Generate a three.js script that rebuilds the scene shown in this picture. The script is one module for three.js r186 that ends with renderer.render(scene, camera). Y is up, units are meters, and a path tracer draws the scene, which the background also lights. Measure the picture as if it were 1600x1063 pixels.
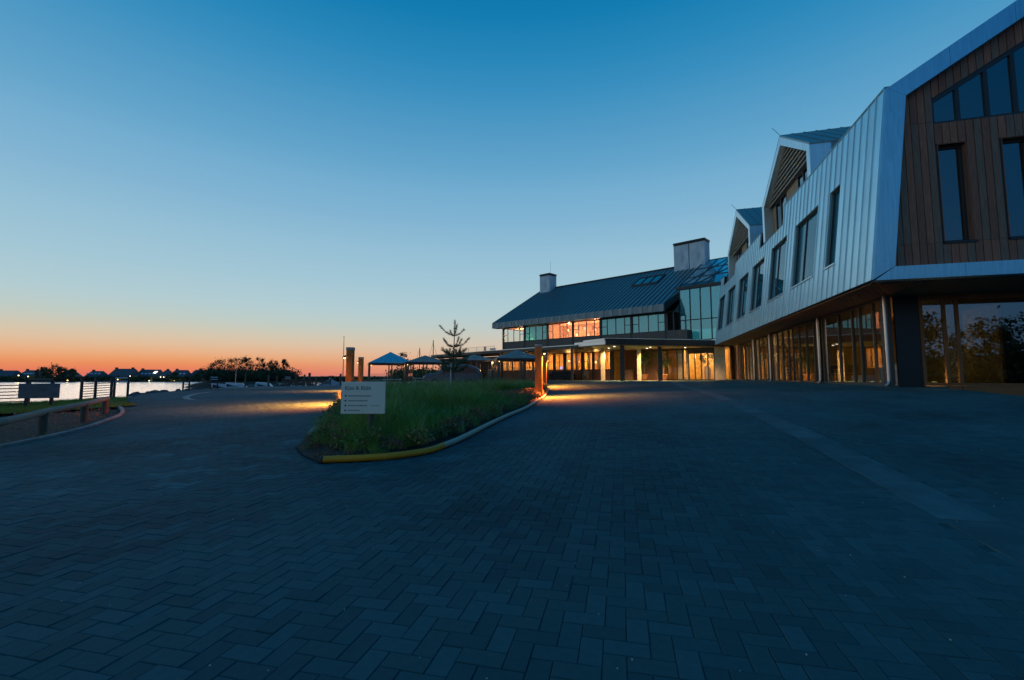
import * as THREE from 'three';
import { mergeGeometries } from 'three/addons/utils/BufferGeometryUtils.js';
import { RoundedBoxGeometry } from 'three/addons/geometries/RoundedBoxGeometry.js';
import { TessellateModifier } from 'three/addons/modifiers/TessellateModifier.js';
import { FontLoader } from 'three/addons/loaders/FontLoader.js';
import { TextGeometry } from 'three/addons/geometries/TextGeometry.js';

// ───────────────────────────── camera, sky, sun, exposure ─────────────────────────────
const scene = new THREE.Scene();
const EYE = 1.35;
const camera = new THREE.PerspectiveCamera(73.55, 1024 / 680, 0.1, 4000);
camera.position.set(0, EYE, 0);
camera.rotation.order = 'YXZ';
camera.rotation.set(Math.atan(57.5 / 711), THREE.MathUtils.degToRad(15.5), 0);
const renderer = new THREE.WebGLRenderer({ antialias: true });
renderer.toneMapping = THREE.LinearToneMapping;
renderer.toneMappingExposure = 1;
renderer.shadowMap.enabled = true;

const lin = (c) => c.map((v) => { v /= 255; return v <= 0.04045 ? v / 12.92 : Math.pow((v + 0.055) / 1.055, 2.4); });
const ramp = (tab) => { const t = tab.map(([e, c]) => [e, lin(c)]); return (e) => { let i = 0; while (i < t.length - 2 && e > t[i + 1][0]) i++; const [e0, a] = t[i], [e1, b] = t[i + 1]; const k = Math.min(1, Math.max(0, (e - e0) / (e1 - e0))); return a.map((v, j) => v + (b[j] - v) * k); }; };
// dusk sky by elevation: towards the afterglow, beside it, and opposite to it
const high = [[8, [178, 204, 210]], [11.5, [162, 198, 213]], [15, [149, 191, 213]], [19, [130, 180, 210]], [22, [118, 174, 208]], [25.5, [98, 163, 202]], [29, [82, 154, 197]], [33, [58, 143, 191]], [36, [42, 135, 185]], [40, [20, 124, 177]], [46, [0, 110, 164]], [54, [0, 94, 148]], [62, [0, 80, 132]], [90, [0, 64, 114]]];
const skyGlow = ramp([[0, [220, 106, 92]], [0.6, [231, 124, 94]], [1.2, [235, 140, 92]], [1.8, [236, 160, 108]], [2.5, [233, 177, 134]], [3.5, [224, 192, 160]], [4.5, [212, 199, 176]], [6, [192, 204, 196]], ...high]);
const skySide = ramp([[0, [206, 168, 152]], [2, [212, 184, 166]], [4, [206, 197, 184]], [6, [192, 203, 200]], ...high]);
const skyBack = ramp([[0, [74, 106, 146]], [6, [54, 108, 158]], [14, [26, 104, 162]], [25, [4, 98, 158]], [42, [0, 86, 146]], [62, [0, 76, 132]], [90, [0, 62, 118]]]);
{
  const W = 1024, H = 512, data = new Float32Array(W * H * 4);
  const glowAz = Math.atan2(-Math.cos(1.0), -Math.sin(1.0));            // where the sun went down (x = -sin, z = -cos)
  for (let j = 0; j < H; j++) {
    const el = ((j + 0.5) / H - 0.5) * 180;
    const a = skyGlow(Math.max(0, el)), b = skySide(Math.max(0, el)), c = skyBack(Math.max(0, el));
    for (let i = 0; i < W; i++) {
      const az = ((i + 0.5) / W - 0.5) * 2 * Math.PI;
      let d = Math.abs(az - glowAz); if (d > Math.PI) d = 2 * Math.PI - d;
      const dg = d * 180 / Math.PI, w = Math.exp(-((dg / 43) ** 2)), q = THREE.MathUtils.smoothstep(dg, 82, 168);
      for (let k = 0; k < 3; k++) data[(j * W + i) * 4 + k] = (b[k] * (1 - w) + a[k] * w) * (1 - q) + c[k] * q;
      data[(j * W + i) * 4 + 3] = 1;
    }
  }
  const t = new THREE.DataTexture(data, W, H, THREE.RGBAFormat, THREE.FloatType);
  t.mapping = THREE.EquirectangularReflectionMapping; t.magFilter = t.minFilter = THREE.LinearFilter; t.colorSpace = THREE.LinearSRGBColorSpace; t.needsUpdate = true;
  scene.background = t; scene.environment = t;
}
const sun = new THREE.DirectionalLight(new THREE.Color(1, 0.72, 0.5), 0.12);   // last afterglow, just over the horizon
sun.position.set(-Math.sin(1.02) * 100, 5, -Math.cos(1.02) * 100);
sun.castShadow = true; sun.shadow.radius = 30;
Object.assign(sun.shadow.camera, { left: -80, right: 80, top: 80, bottom: -80, far: 400 });
scene.add(sun, sun.target);

// ───────────────────────────── helpers ─────────────────────────────
let seed = 20240611;
const rnd = () => { seed |= 0; seed = (seed + 0x6d2b79f5) | 0; let t = Math.imul(seed ^ (seed >>> 15), 1 | seed); t = (t + Math.imul(t ^ (t >>> 7), 61 | t)) ^ t; return ((t ^ (t >>> 14)) >>> 0) / 4294967296; };
const rr = (a, b) => a + (b - a) * rnd();
const V = (x, y, z) => new THREE.Vector3(x, y, z);
const interp = (x, xs, ys) => { if (x <= xs[0]) return ys[0]; for (let i = 1; i < xs.length; i++) if (x <= xs[i]) return ys[i - 1] + (ys[i] - ys[i - 1]) * (x - xs[i - 1]) / (xs[i] - xs[i - 1]); return ys[ys.length - 1]; };
const sstep = (a, b, x) => { const t = Math.min(1, Math.max(0, (x - a) / (b - a))); return t * t * (3 - 2 * t); };
const used = {};
const numbered = (n) => { const k = used[n] = (used[n] ?? -1) + 1; return k ? `${n}_${String(k).padStart(3, '0')}` : n; };
function cubeUV(g) {                                      // uv in metres, by the way each face points
  if (g.index) g = g.toNonIndexed();
  const p = g.attributes.position, uv = new Float32Array(p.count * 2), a = V(), b = V(), c = V();
  for (let i = 0; i < p.count; i += 3) {
    a.fromBufferAttribute(p, i); b.fromBufferAttribute(p, i + 1); c.fromBufferAttribute(p, i + 2);
    const n = b.clone().sub(a).cross(c.clone().sub(a)); const ax = Math.abs(n.x), ay = Math.abs(n.y), az = Math.abs(n.z);
    [a, b, c].forEach((v, k) => { const q = ay >= ax && ay >= az ? [v.x, v.z] : ax >= az ? [v.z, v.y] : [v.x, v.y]; uv[(i + k) * 2] = q[0]; uv[(i + k) * 2 + 1] = q[1]; });
  }
  g.setAttribute('uv', new THREE.BufferAttribute(uv, 2));
  for (const k of Object.keys(g.attributes)) if (!['position', 'normal', 'uv', 'color'].includes(k)) g.deleteAttribute(k);
  return g;
}
const merge = (l) => l.length === 1 ? cubeUV(l[0]) : mergeGeometries(l.map((g) => cubeUV(g)));
function put(name, geo, mat, parent) {                    // one named mesh; parent undefined = a part to be placed by the caller
  const m = new THREE.Mesh(Array.isArray(geo) ? merge(geo) : geo, mat);
  m.name = parent && parent !== scene ? name : numbered(name); m.castShadow = m.receiveShadow = true;
  (parent ?? scene).add(m); return m;
}
function tag(o, label, category, group, kind) { Object.assign(o.userData, { label, category }); if (group) o.userData.group = group; if (kind) o.userData.kind = kind; return o; }
function thing(name, label, category, group, x = 0, y = 0, z = 0, ry = 0) { const g = new THREE.Group(); g.name = numbered(name); g.position.set(x, y, z); g.rotation.y = ry; scene.add(g); return tag(g, label, category, group); }
function node(name, parent) { const g = new THREE.Group(); g.name = name; parent.add(g); return g; }
function struct(o, label, category) { tag(o, label, category); o.userData.kind = 'structure'; return o; }
const bx = (w, h, d, x = 0, y = 0, z = 0, ry = 0) => { const g = new THREE.BoxGeometry(w, h, d); if (ry) g.rotateY(ry); g.translate(x, y, z); return g; };
const bb = (x0, x1, y0, y1, z0, z1) => bx(Math.abs(x1 - x0), Math.abs(y1 - y0), Math.abs(z1 - z0), (x0 + x1) / 2, (y0 + y1) / 2, (z0 + z1) / 2);
const rb = (w, h, d, r, x = 0, y = 0, z = 0) => { const g = new RoundedBoxGeometry(w, h, d, 2, r); g.translate(x, y, z); return g; };
const cyl = (r0, r1, h, x = 0, y = 0, z = 0, n = 12) => { const g = new THREE.CylinderGeometry(r1, r0, h, n); g.translate(x, y + h / 2, z); return g; };
function bar(a, b, r0, r1 = r0, n = 7) {                  // tapered round bar between two points
  const d = b.clone().sub(a), g = new THREE.CylinderGeometry(r1, r0, d.length(), n);
  g.applyQuaternion(new THREE.Quaternion().setFromUnitVectors(V(0, 1, 0), d.clone().normalize())); g.translate((a.x + b.x) / 2, (a.y + b.y) / 2, (a.z + b.z) / 2); return g;
}
function prism(poly, off) {                               // convex polygon given thickness by an offset
  const n = poly.length, q = poly.map((p) => p.clone().add(off)), out = [];
  const nn = poly[1].clone().sub(poly[0]).cross(poly[2].clone().sub(poly[0])), flip = nn.dot(off) > 0;
  const tri = (a, b, c) => flip ? out.push(a, c, b) : out.push(a, b, c);
  for (let i = 1; i < n - 1; i++) { tri(poly[0], poly[i], poly[i + 1]); tri(q[0], q[i + 1], q[i]); }
  for (let i = 0; i < n; i++) { const j = (i + 1) % n; tri(poly[j], poly[i], q[i]); tri(poly[j], q[i], q[j]); }
  const g = new THREE.BufferGeometry().setFromPoints(out); g.computeVertexNormals(); return cubeUV(g);
}
function beam(a, b, w, h, up = V(0, 1, 0)) {              // square bar between two points
  const d = b.clone().sub(a).normalize(), s = d.clone().cross(up).normalize().multiplyScalar(w / 2), t = s.clone().cross(d).normalize().multiplyScalar(h / 2);
  return prism([a.clone().add(s).add(t), a.clone().sub(s).add(t), a.clone().sub(s).sub(t), a.clone().add(s).sub(t)], b.clone().sub(a));
}
function clip(poly, f) {                                  // keep the side of a polygon of [x, y] where f >= 0
  const out = [];
  poly.forEach((p, i) => { const q = poly[(i + 1) % poly.length], a = f(p), b = f(q); if (a >= 0) out.push(p); if ((a < 0) !== (b < 0)) { const t = a / (a - b); out.push([p[0] + (q[0] - p[0]) * t, p[1] + (q[1] - p[1]) * t]); } });
  return out;
}
// tileable value noise and textures
function noiseGrid(n) { const a = new Float32Array(n * n); for (let i = 0; i < a.length; i++) a[i] = rnd(); return (x, y) => { x = ((x % n) + n) % n; y = ((y % n) + n) % n; const i = Math.floor(x), j = Math.floor(y), u = x - i, v = y - j, s = u * u * (3 - 2 * u), t = v * v * (3 - 2 * v), i1 = (i + 1) % n, j1 = (j + 1) % n; return (a[j * n + i] * (1 - s) + a[j * n + i1] * s) * (1 - t) + (a[j1 * n + i] * (1 - s) + a[j1 * n + i1] * s) * t; }; }
const N8 = noiseGrid(8), N16 = noiseGrid(16), N32 = noiseGrid(32), N64 = noiseGrid(64), N128 = noiseGrid(128);
function tex(size, fn, metres, srgb) {
  const d = new Uint8Array(size * size * 4);
  for (let j = 0; j < size; j++) for (let i = 0; i < size; i++) { const c = fn(i / size, j / size), k = (j * size + i) * 4; for (let m = 0; m < 3; m++) d[k + m] = Math.max(0, Math.min(255, Math.round(255 * (Array.isArray(c) ? c[m] : c)))); d[k + 3] = 255; }
  const t = new THREE.DataTexture(d, size, size); t.wrapS = t.wrapT = THREE.RepeatWrapping; t.magFilter = THREE.LinearFilter; t.minFilter = THREE.LinearMipmapLinearFilter; t.generateMipmaps = true;
  if (srgb) t.colorSpace = THREE.SRGBColorSpace; t.repeat.set(1 / (metres[0] ?? metres), 1 / (metres[1] ?? metres)); t.needsUpdate = true; return t;
}
const fbm = (x, y) => 0.5 * N8(x * 8, y * 8) + 0.25 * N16(x * 16, y * 16) + 0.15 * N64(x * 64, y * 64) + 0.1 * N128(x * 128, y * 128);
const cloudTex = tex(256, (x, y) => 0.7 + 0.55 * (fbm(x, y) - 0.45), 2.3);
const gritTex = tex(256, (x, y) => 0.5 * N128(x * 128, y * 128) + 0.3 * N64(x * 64, y * 64) + 0.2 * rnd(), 0.28);
const paverTex = tex(256, (x, y) => 0.72 + 0.26 * rnd() * (0.4 + 0.6 * N128(x * 128, y * 128)) + 0.16 * (fbm(x, y) - 0.5), 0.3);
const paveFar = tex(512, (x, y) => 0.66 + 0.5 * (fbm(x, y) - 0.45) + 0.1 * rnd(), 9);
const streakV = tex(256, (x, y) => 0.9 + 0.22 * (0.6 * N32(x * 32, y * 8) + 0.4 * N128(x * 128, y * 16) - 0.5) + 0.1 * (fbm(x, y) - 0.5), [1.4, 5]);
const woodV = tex(256, (x, y) => 0.7 + 0.5 * (0.5 * N64(x * 64, y * 8) + 0.5 * N128(x * 128, y * 16) - 0.5), [0.9, 3]);
const woodH = tex(256, (x, y) => 0.7 + 0.5 * (0.5 * N64(y * 64, x * 8) + 0.5 * N128(y * 128, x * 16) - 0.5), [3, 0.9]);
const soilTex = tex(256, (x, y) => 0.45 + 0.5 * N64(x * 64, y * 64) * N16(x * 16, y * 16) * 1.6 + 0.2 * rnd(), 1.7);
const waveTex = tex(512, (x, y) => 0.5 * N32(x * 32, y * 32) + 0.3 * N64(x * 64, y * 64) + 0.2 * N128(x * 128, y * 128), 14);
const M = {};
const std = (name, rgb, roughness, extra = {}) => { const m = new THREE.MeshStandardMaterial({ color: new THREE.Color().setRGB(...rgb), roughness, ...extra }); m.name = name; return (M[name] = m); };
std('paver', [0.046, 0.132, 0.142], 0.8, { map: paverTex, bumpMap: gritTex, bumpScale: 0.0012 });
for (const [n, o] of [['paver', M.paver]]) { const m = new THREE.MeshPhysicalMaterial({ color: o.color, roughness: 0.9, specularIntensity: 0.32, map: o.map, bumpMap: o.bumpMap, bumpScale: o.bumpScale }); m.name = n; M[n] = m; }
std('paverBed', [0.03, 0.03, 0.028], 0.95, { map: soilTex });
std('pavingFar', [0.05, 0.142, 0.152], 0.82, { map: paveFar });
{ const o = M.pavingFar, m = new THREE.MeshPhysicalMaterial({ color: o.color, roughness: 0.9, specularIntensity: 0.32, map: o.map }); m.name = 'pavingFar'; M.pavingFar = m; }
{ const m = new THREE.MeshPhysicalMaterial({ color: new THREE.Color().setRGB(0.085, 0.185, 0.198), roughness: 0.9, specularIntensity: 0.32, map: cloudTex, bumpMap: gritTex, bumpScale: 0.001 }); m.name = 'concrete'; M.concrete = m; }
std('kerb', [0.34, 0.34, 0.33], 0.85, { map: cloudTex, bumpMap: gritTex, bumpScale: 0.002 });
std('soil', [0.05, 0.042, 0.034], 1, { map: soilTex, bumpMap: soilTex, bumpScale: 0.03 });
std('lawn', [0.055, 0.085, 0.03], 1, { map: soilTex, bumpMap: soilTex, bumpScale: 0.03 });
std('sand', [0.2, 0.18, 0.15], 1, { map: soilTex });
std('zinc', [0.64, 0.82, 0.87], 0.34, { metalness: 0.9, map: streakV, bumpMap: cloudTex, bumpScale: 0.004 });
std('zincB', [0.57, 0.75, 0.81], 0.38, { metalness: 0.9, map: streakV, bumpMap: cloudTex, bumpScale: 0.004 });
std('zincGableShaded', [0.42, 0.7, 0.8], 0.36, { metalness: 0.92, map: streakV, bumpMap: cloudTex, bumpScale: 0.008 });  // edge zinc for the camera-facing gable, its dimmer blue shade put into the colour
std('zincEdge', [0.7, 0.8, 0.84], 0.34, { metalness: 0.92, map: streakV, bumpMap: cloudTex, bumpScale: 0.008 });
std('roofZinc', [0.24, 0.34, 0.34], 0.45, { metalness: 0.5, map: streakV });
std('seamDark', [0.1, 0.13, 0.14], 0.5, { metalness: 0.4 });
std('fasciaZinc', [0.36, 0.39, 0.38], 0.55, { metalness: 0.3, map: streakV });
std('fasciaZincB', [0.29, 0.32, 0.315], 0.55, { metalness: 0.3, map: streakV });
std('board', [0.48, 0.2, 0.12], 0.8, { map: woodV, bumpMap: woodV, bumpScale: 0.002 });
std('boardB', [0.38, 0.16, 0.1], 0.8, { map: woodV, bumpMap: woodV, bumpScale: 0.002 });
std('boardC', [0.32, 0.2, 0.14], 0.8, { map: woodV, bumpMap: woodV, bumpScale: 0.002 });
std('hallBoard', [0.27, 0.21, 0.17], 0.85, { map: woodV });
std('slatWood', [0.34, 0.21, 0.12], 0.75, { map: woodH });
std('soffitWood', [0.52, 0.33, 0.17], 0.7, { map: woodH });
std('frameDark', [0.025, 0.027, 0.03], 0.45);
std('frameBrown', [0.09, 0.07, 0.055], 0.5);
std('blackPanel', [0.018, 0.018, 0.018], 0.4);
std('corten', [0.34, 0.15, 0.055], 0.75, { map: cloudTex });
std('pillarWood', [0.68, 0.21, 0.03], 0.7, { map: woodV, bumpMap: woodV, bumpScale: 0.002 });
std('paleStone', [0.5, 0.47, 0.42], 0.8, { map: cloudTex });
std('white', [0.72, 0.72, 0.7], 0.6, { map: cloudTex });
std('plaster', [0.86, 0.9, 0.9], 0.75, { map: cloudTex });
std('steel', [0.62, 0.58, 0.55], 0.32, { metalness: 0.85 });
std('postDark', [0.03, 0.032, 0.034], 0.6);
std('fencePost', [0.06, 0.05, 0.045], 0.8);
std('timber', [0.17, 0.125, 0.09], 0.85, { map: woodV, bumpMap: woodV, bumpScale: 0.004 });
std('oldLog', [0.36, 0.31, 0.25], 0.85, { map: woodH, bumpMap: woodH, bumpScale: 0.006 });
std('signPanel', [0.92, 0.76, 0.6], 0.6);
std('ink', [0.03, 0.03, 0.03], 0.8);
std('inkSoft', [0.16, 0.15, 0.13], 0.8);
std('boardGrey', [0.17, 0.19, 0.2], 0.6, { map: cloudTex });
std('yellowPipe', [1, 0.38, 0.01], 0.55, { map: cloudTex });
std('palePipe', [0.62, 0.56, 0.4], 0.6, { map: cloudTex });
std('canvas', [0.44, 0.38, 0.33], 0.9, { map: cloudTex });
std('wallAmber', [0.76, 0.42, 0.09], 0.9, { map: cloudTex });
std('wallCoral', [0.78, 0.36, 0.18], 0.9, { map: cloudTex });
std('wallCream', [0.72, 0.6, 0.46], 0.9, { map: cloudTex });
std('curtain', [0.82, 0.54, 0.2], 0.95, { map: woodV });
std('floorWood', [0.3, 0.2, 0.11], 0.6, { map: woodH });
std('darkFabric', [0.03, 0.032, 0.036], 0.9);
std('bark', [0.09, 0.07, 0.055], 0.95, { map: woodV });
std('leafDark', [0.045, 0.075, 0.028], 0.8, { side: THREE.DoubleSide });
std('leafMid', [0.1, 0.16, 0.045], 0.8, { side: THREE.DoubleSide });
std('leafBrown', [0.24, 0.15, 0.07], 0.85, { side: THREE.DoubleSide });
std('needle', [0.13, 0.165, 0.09], 0.8, { side: THREE.DoubleSide });
std('terracotta', [0.42, 0.22, 0.1], 0.8, { map: cloudTex });
std('rock', [0.13, 0.12, 0.115], 0.95, { map: cloudTex, bumpMap: soilTex, bumpScale: 0.02 });
std('hull', [0.66, 0.68, 0.7], 0.35);
std('boatCover', [0.5, 0.55, 0.6], 0.8, { map: cloudTex });
std('brick', [0.19, 0.12, 0.09], 0.9, { map: cloudTex });
std('slateRoof', [0.12, 0.135, 0.155], 0.75, { map: cloudTex });
std('carPaint', [0.09, 0.12, 0.15], 0.2, { metalness: 0.6 });
std('carGlass', [0.012, 0.014, 0.016], 0.04);
std('rubber', [0.02, 0.02, 0.02], 0.9);
std('pebble', [0.42, 0.4, 0.36], 0.9);
const glass = (name, rgb, extra = {}) => { const m = new THREE.MeshPhysicalMaterial({ color: new THREE.Color().setRGB(...rgb), transmission: 1, thickness: 0, roughness: 0.0, ior: 1.6, metalness: 0, ...extra }); m.name = name; return (M[name] = m); };
glass('pane', [0.78, 0.86, 0.84], { ior: 2.1 }); glass('paneTeal', [0.22, 0.7, 0.8], { ior: 1.8, metalness: 0.45 }); glass('paneDark', [0.4, 0.5, 0.52], { ior: 2.3 }); glass('paneClear', [0.92, 0.95, 0.94]); glass('paneBlue', [0.06, 0.44, 0.56], { ior: 1.4, metalness: 0.24 });
const glow = (name, rgb, k) => { const m = new THREE.MeshStandardMaterial({ color: 0x111111, emissive: new THREE.Color().setRGB(...rgb), emissiveIntensity: k, roughness: 0.6 }); m.name = name; return (M[name] = m); };
glow('lampWarm', [1, 0.6, 0.2], 5); glow('lampWhite', [1, 0.86, 0.66], 4); glow('lampFar', [1, 0.66, 0.22], 6); glow('screenBlue', [0.62, 0.48, 1], 1.3); glow('lampRed', [1, 0.42, 0.2], 2.5);
function pointLamp(x, y, z, k, parent, rgb = [1, 0.55, 0.16], dist = 0) { const l = new THREE.PointLight(new THREE.Color().setRGB(...rgb), k * 1.9, dist, 2); l.position.set(x, y, z); l.castShadow = true; parent.add(l); return l; }

// ───────────────────────────── ground, water ─────────────────────────────
function level(x, z) {                                    // height of the made ground, metres
  const u = -z, T = interp(u, [0, 2, 4, 6, 9, 14, 18, 22, 30, 45, 70], [0, 0.01, 0.06, 0.17, 0.36, 0.53, 0.65, 0.7, 0.72, 0.78, 0.8]);
  let k = interp(x, [-60, -20, -12, -4, 2.4, 9.25], [0.35, 0.42, 0.48, 0.64, 1, 1.42]);
  if (k < 1.22) k += (1.22 - k) * sstep(30, 42, u) * sstep(-26, -9, x) * (1 - sstep(4, 9, x));
  return T * k - interp(x, [10.1, 11, 13, 18], [0, 0.32, 0.64, 0.75]) * (1 - sstep(20.6, 24, u)) * T / 0.69;
}
const shore = [[-60, 40], [-38, 8], [-30, -4], [-26.4, -11.4], [-25.8, -13.6], [-27.4, -18.4], [-30.4, -21.2], [-34.5, -25.8], [-37.4, -30.4], [-40.6, -35.4], [-41.2, -41], [-38.8, -45.2], [-37, -50], [-35.5, -58], [-37, -70], [-60, -100], [-100, -140], [-120, -240]];
function shoreDist(x, z) {                                // > 0 on land, < 0 over water
  let best = 1e9, sgn = 1;
  for (let i = 0; i < shore.length - 1; i++) {
    const [ax, az] = shore[i], [bx_, bz] = shore[i + 1], dx = bx_ - ax, dz = bz - az, t = Math.min(1, Math.max(0, ((x - ax) * dx + (z - az) * dz) / (dx * dx + dz * dz))), px = ax + dx * t, pz = az + dz * t, d = Math.hypot(x - px, z - pz);
    if (d < best) { best = d; sgn = dx * (z - az) - dz * (x - ax) > 0 ? 1 : -1; }
  }
  return best * sgn;
}
const farShore = (x, z) => { const D = x * -0.2672 + z * -0.9636, X = x * 0.9636 - z * 0.2672; return D - 226 - 6 * Math.sin(X * 0.03) - 3 * Math.sin(X * 0.11); };   // beyond the harbour
const treeSpit = (x, z) => 13 - Math.hypot((x + 92.5) * 0.9, (z + 93) * 1.1);
function terrain(x, z) {
  const s = Math.max(shoreDist(x, z), treeSpit(x, z)), f = farShore(x, z);
  const land = s > 0 ? Math.min(level(x, z) - 0.05, -0.5 + s * 0.6) : Math.max(-2.6, -0.5 + s * 0.55);
  const farLand = f > 0 ? Math.min(0.1 + f * 0.002, -1.5 + f * 0.3) : Math.max(-2.6, -1.5 + f * 0.2);
  return Math.max(s > 0 ? land : -9, f > -10 ? farLand : -9, Math.max(-2.6, land));
}
{
  const ax = []; for (let i = -110; i <= 110; i++) ax.push(Math.sinh(i / 110 * 5.2) / Math.sinh(5.2) * 1500);
  const n = ax.length, pos = [], idx = [], uv = [];
  for (let j = 0; j < n; j++) for (let i = 0; i < n; i++) { const x = ax[i] - 12, z = ax[j] - 14; pos.push(x, terrain(x, z), z); uv.push(x, z); }
  for (let j = 0; j < n - 1; j++) for (let i = 0; i < n - 1; i++) { const a = j * n + i; idx.push(a, a + n, a + 1, a + 1, a + n, a + n + 1); }
  const g = new THREE.BufferGeometry(); g.setAttribute('position', new THREE.Float32BufferAttribute(pos, 3)); g.setAttribute('uv', new THREE.Float32BufferAttribute(uv, 2)); g.setIndex(idx); g.computeVertexNormals();
  struct(put('ground', g, M.soil), 'dark soil ground under and around the paving', 'ground');
}
{
  const w = std('water', [0.32, 0.4, 0.44], 0.2, { bumpMap: waveTex, bumpScale: 0.1 });
  const g = new THREE.PlaneGeometry(1600, 1600, 1, 1); g.rotateX(-Math.PI / 2); g.translate(-300, -1.2, -300); const uvs = g.attributes.uv; for (let i = 0; i < 4; i++) uvs.setXY(i, uvs.getX(i) * 1600, uvs.getY(i) * 1600);
  struct(put('water', g, w), 'pale calm harbour water mirroring the evening sky', 'water');
}

// ───────────────────────────── driveway of herringbone pavers ─────────────────────────────
const bedKerb = [[-7.4, 9], [-8.6, 3], [-9.6, -1.6], [-10.6, -4.4], [-11.24, -5.67], [-11.57, -6.25], [-12.07, -7.03], [-12.87, -8.04], [-14.11, -9.25], [-15.05, -10.14], [-16.42, -11.16], [-19.07, -12.83], [-21.89, -14.39], [-23.9, -15.9], [-26.2, -18.2]];
const islandR = [[-4.44, -5.76], [-3.87, -6.01], [-3.5, -6.25], [-3.21, -6.67], [-3.14, -7.19], [-3.11, -7.68], [-3.2, -9.69], [-3.28, -11.22], [-3.36, -13.69], [-4.04, -19.69], [-5.0, -25.5], [-6.47, -33.7]];
const islandL = [[-5.02, -6.13], [-5.63, -6.7], [-6.3, -7.79], [-7.2, -9.22], [-9.8, -13.2], [-11.16, -15.4], [-15.2, -21.8], [-19.6, -28.46]];
const island = [...islandR, [-7.4, -34.9], [-19.2, -30.4], ...islandL.slice().reverse()];
const inside = (poly, x, z) => { let c = false; for (let i = 0, j = poly.length - 1; i < poly.length; j = i++) { const [xi, zi] = poly[i], [xj, zj] = poly[j]; if ((zi > z) !== (zj > z) && x < (xj - xi) * (z - zi) / (zj - zi) + xi) c = !c; } return c; };
const paved = [...bedKerb, [-29, -20.6], [-33.2, -25.4], [-36, -30], [-39, -35.2], [-39.6, -41], [-37.4, -45], [-35.6, -50], [-34, -58], [-34, -68], [12, -68], [12, -20.2], [34, -20.2], [34, 9]];
const driveway = new THREE.Group(); driveway.name = 'driveway'; scene.add(driveway);
struct(driveway, 'dark herringbone paver driveway sweeping past the planted island', 'driveway');
function sheet(poly, holes, dy, maxEdge) {
  const s = new THREE.Shape(poly.map(([x, z]) => new THREE.Vector2(x, -z)));
  for (const h of holes) s.holes.push(new THREE.Path(h.map(([x, z]) => new THREE.Vector2(x, -z))));
  let g = new THREE.ShapeGeometry(s); g.deleteAttribute('normal'); g = new TessellateModifier(maxEdge, 12).modify(g);
  const p = g.attributes.position, uv = new Float32Array(p.count * 2);
  for (let i = 0; i < p.count; i++) { const x = p.getX(i), z = -p.getY(i); p.setXYZ(i, x, level(x, z) + (typeof dy === 'function' ? dy(x, z) : dy), z); uv[2 * i] = x; uv[2 * i + 1] = z; }
  g.setAttribute('uv', new THREE.BufferAttribute(uv, 2)); for (const k of Object.keys(g.attributes)) if (!['position', 'uv'].includes(k)) g.deleteAttribute(k);
  g.computeVertexNormals(); return g;
}
const FIELD = 41;                                         // pavers are laid one by one as far as this
const cosV = Math.cos(15.5 * Math.PI / 180), sinV = Math.sin(15.5 * Math.PI / 180);
const along = (x, z) => -x * sinV - z * cosV, across = (x, z) => x * cosV - z * sinV;
put('bedding', sheet(paved, [island], (x, z) => -0.009 + 0.008 * sstep(FIELD - 1.5, FIELD - 0.5, along(x, z)), 1.6), M.pavingFar, driveway);
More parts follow.
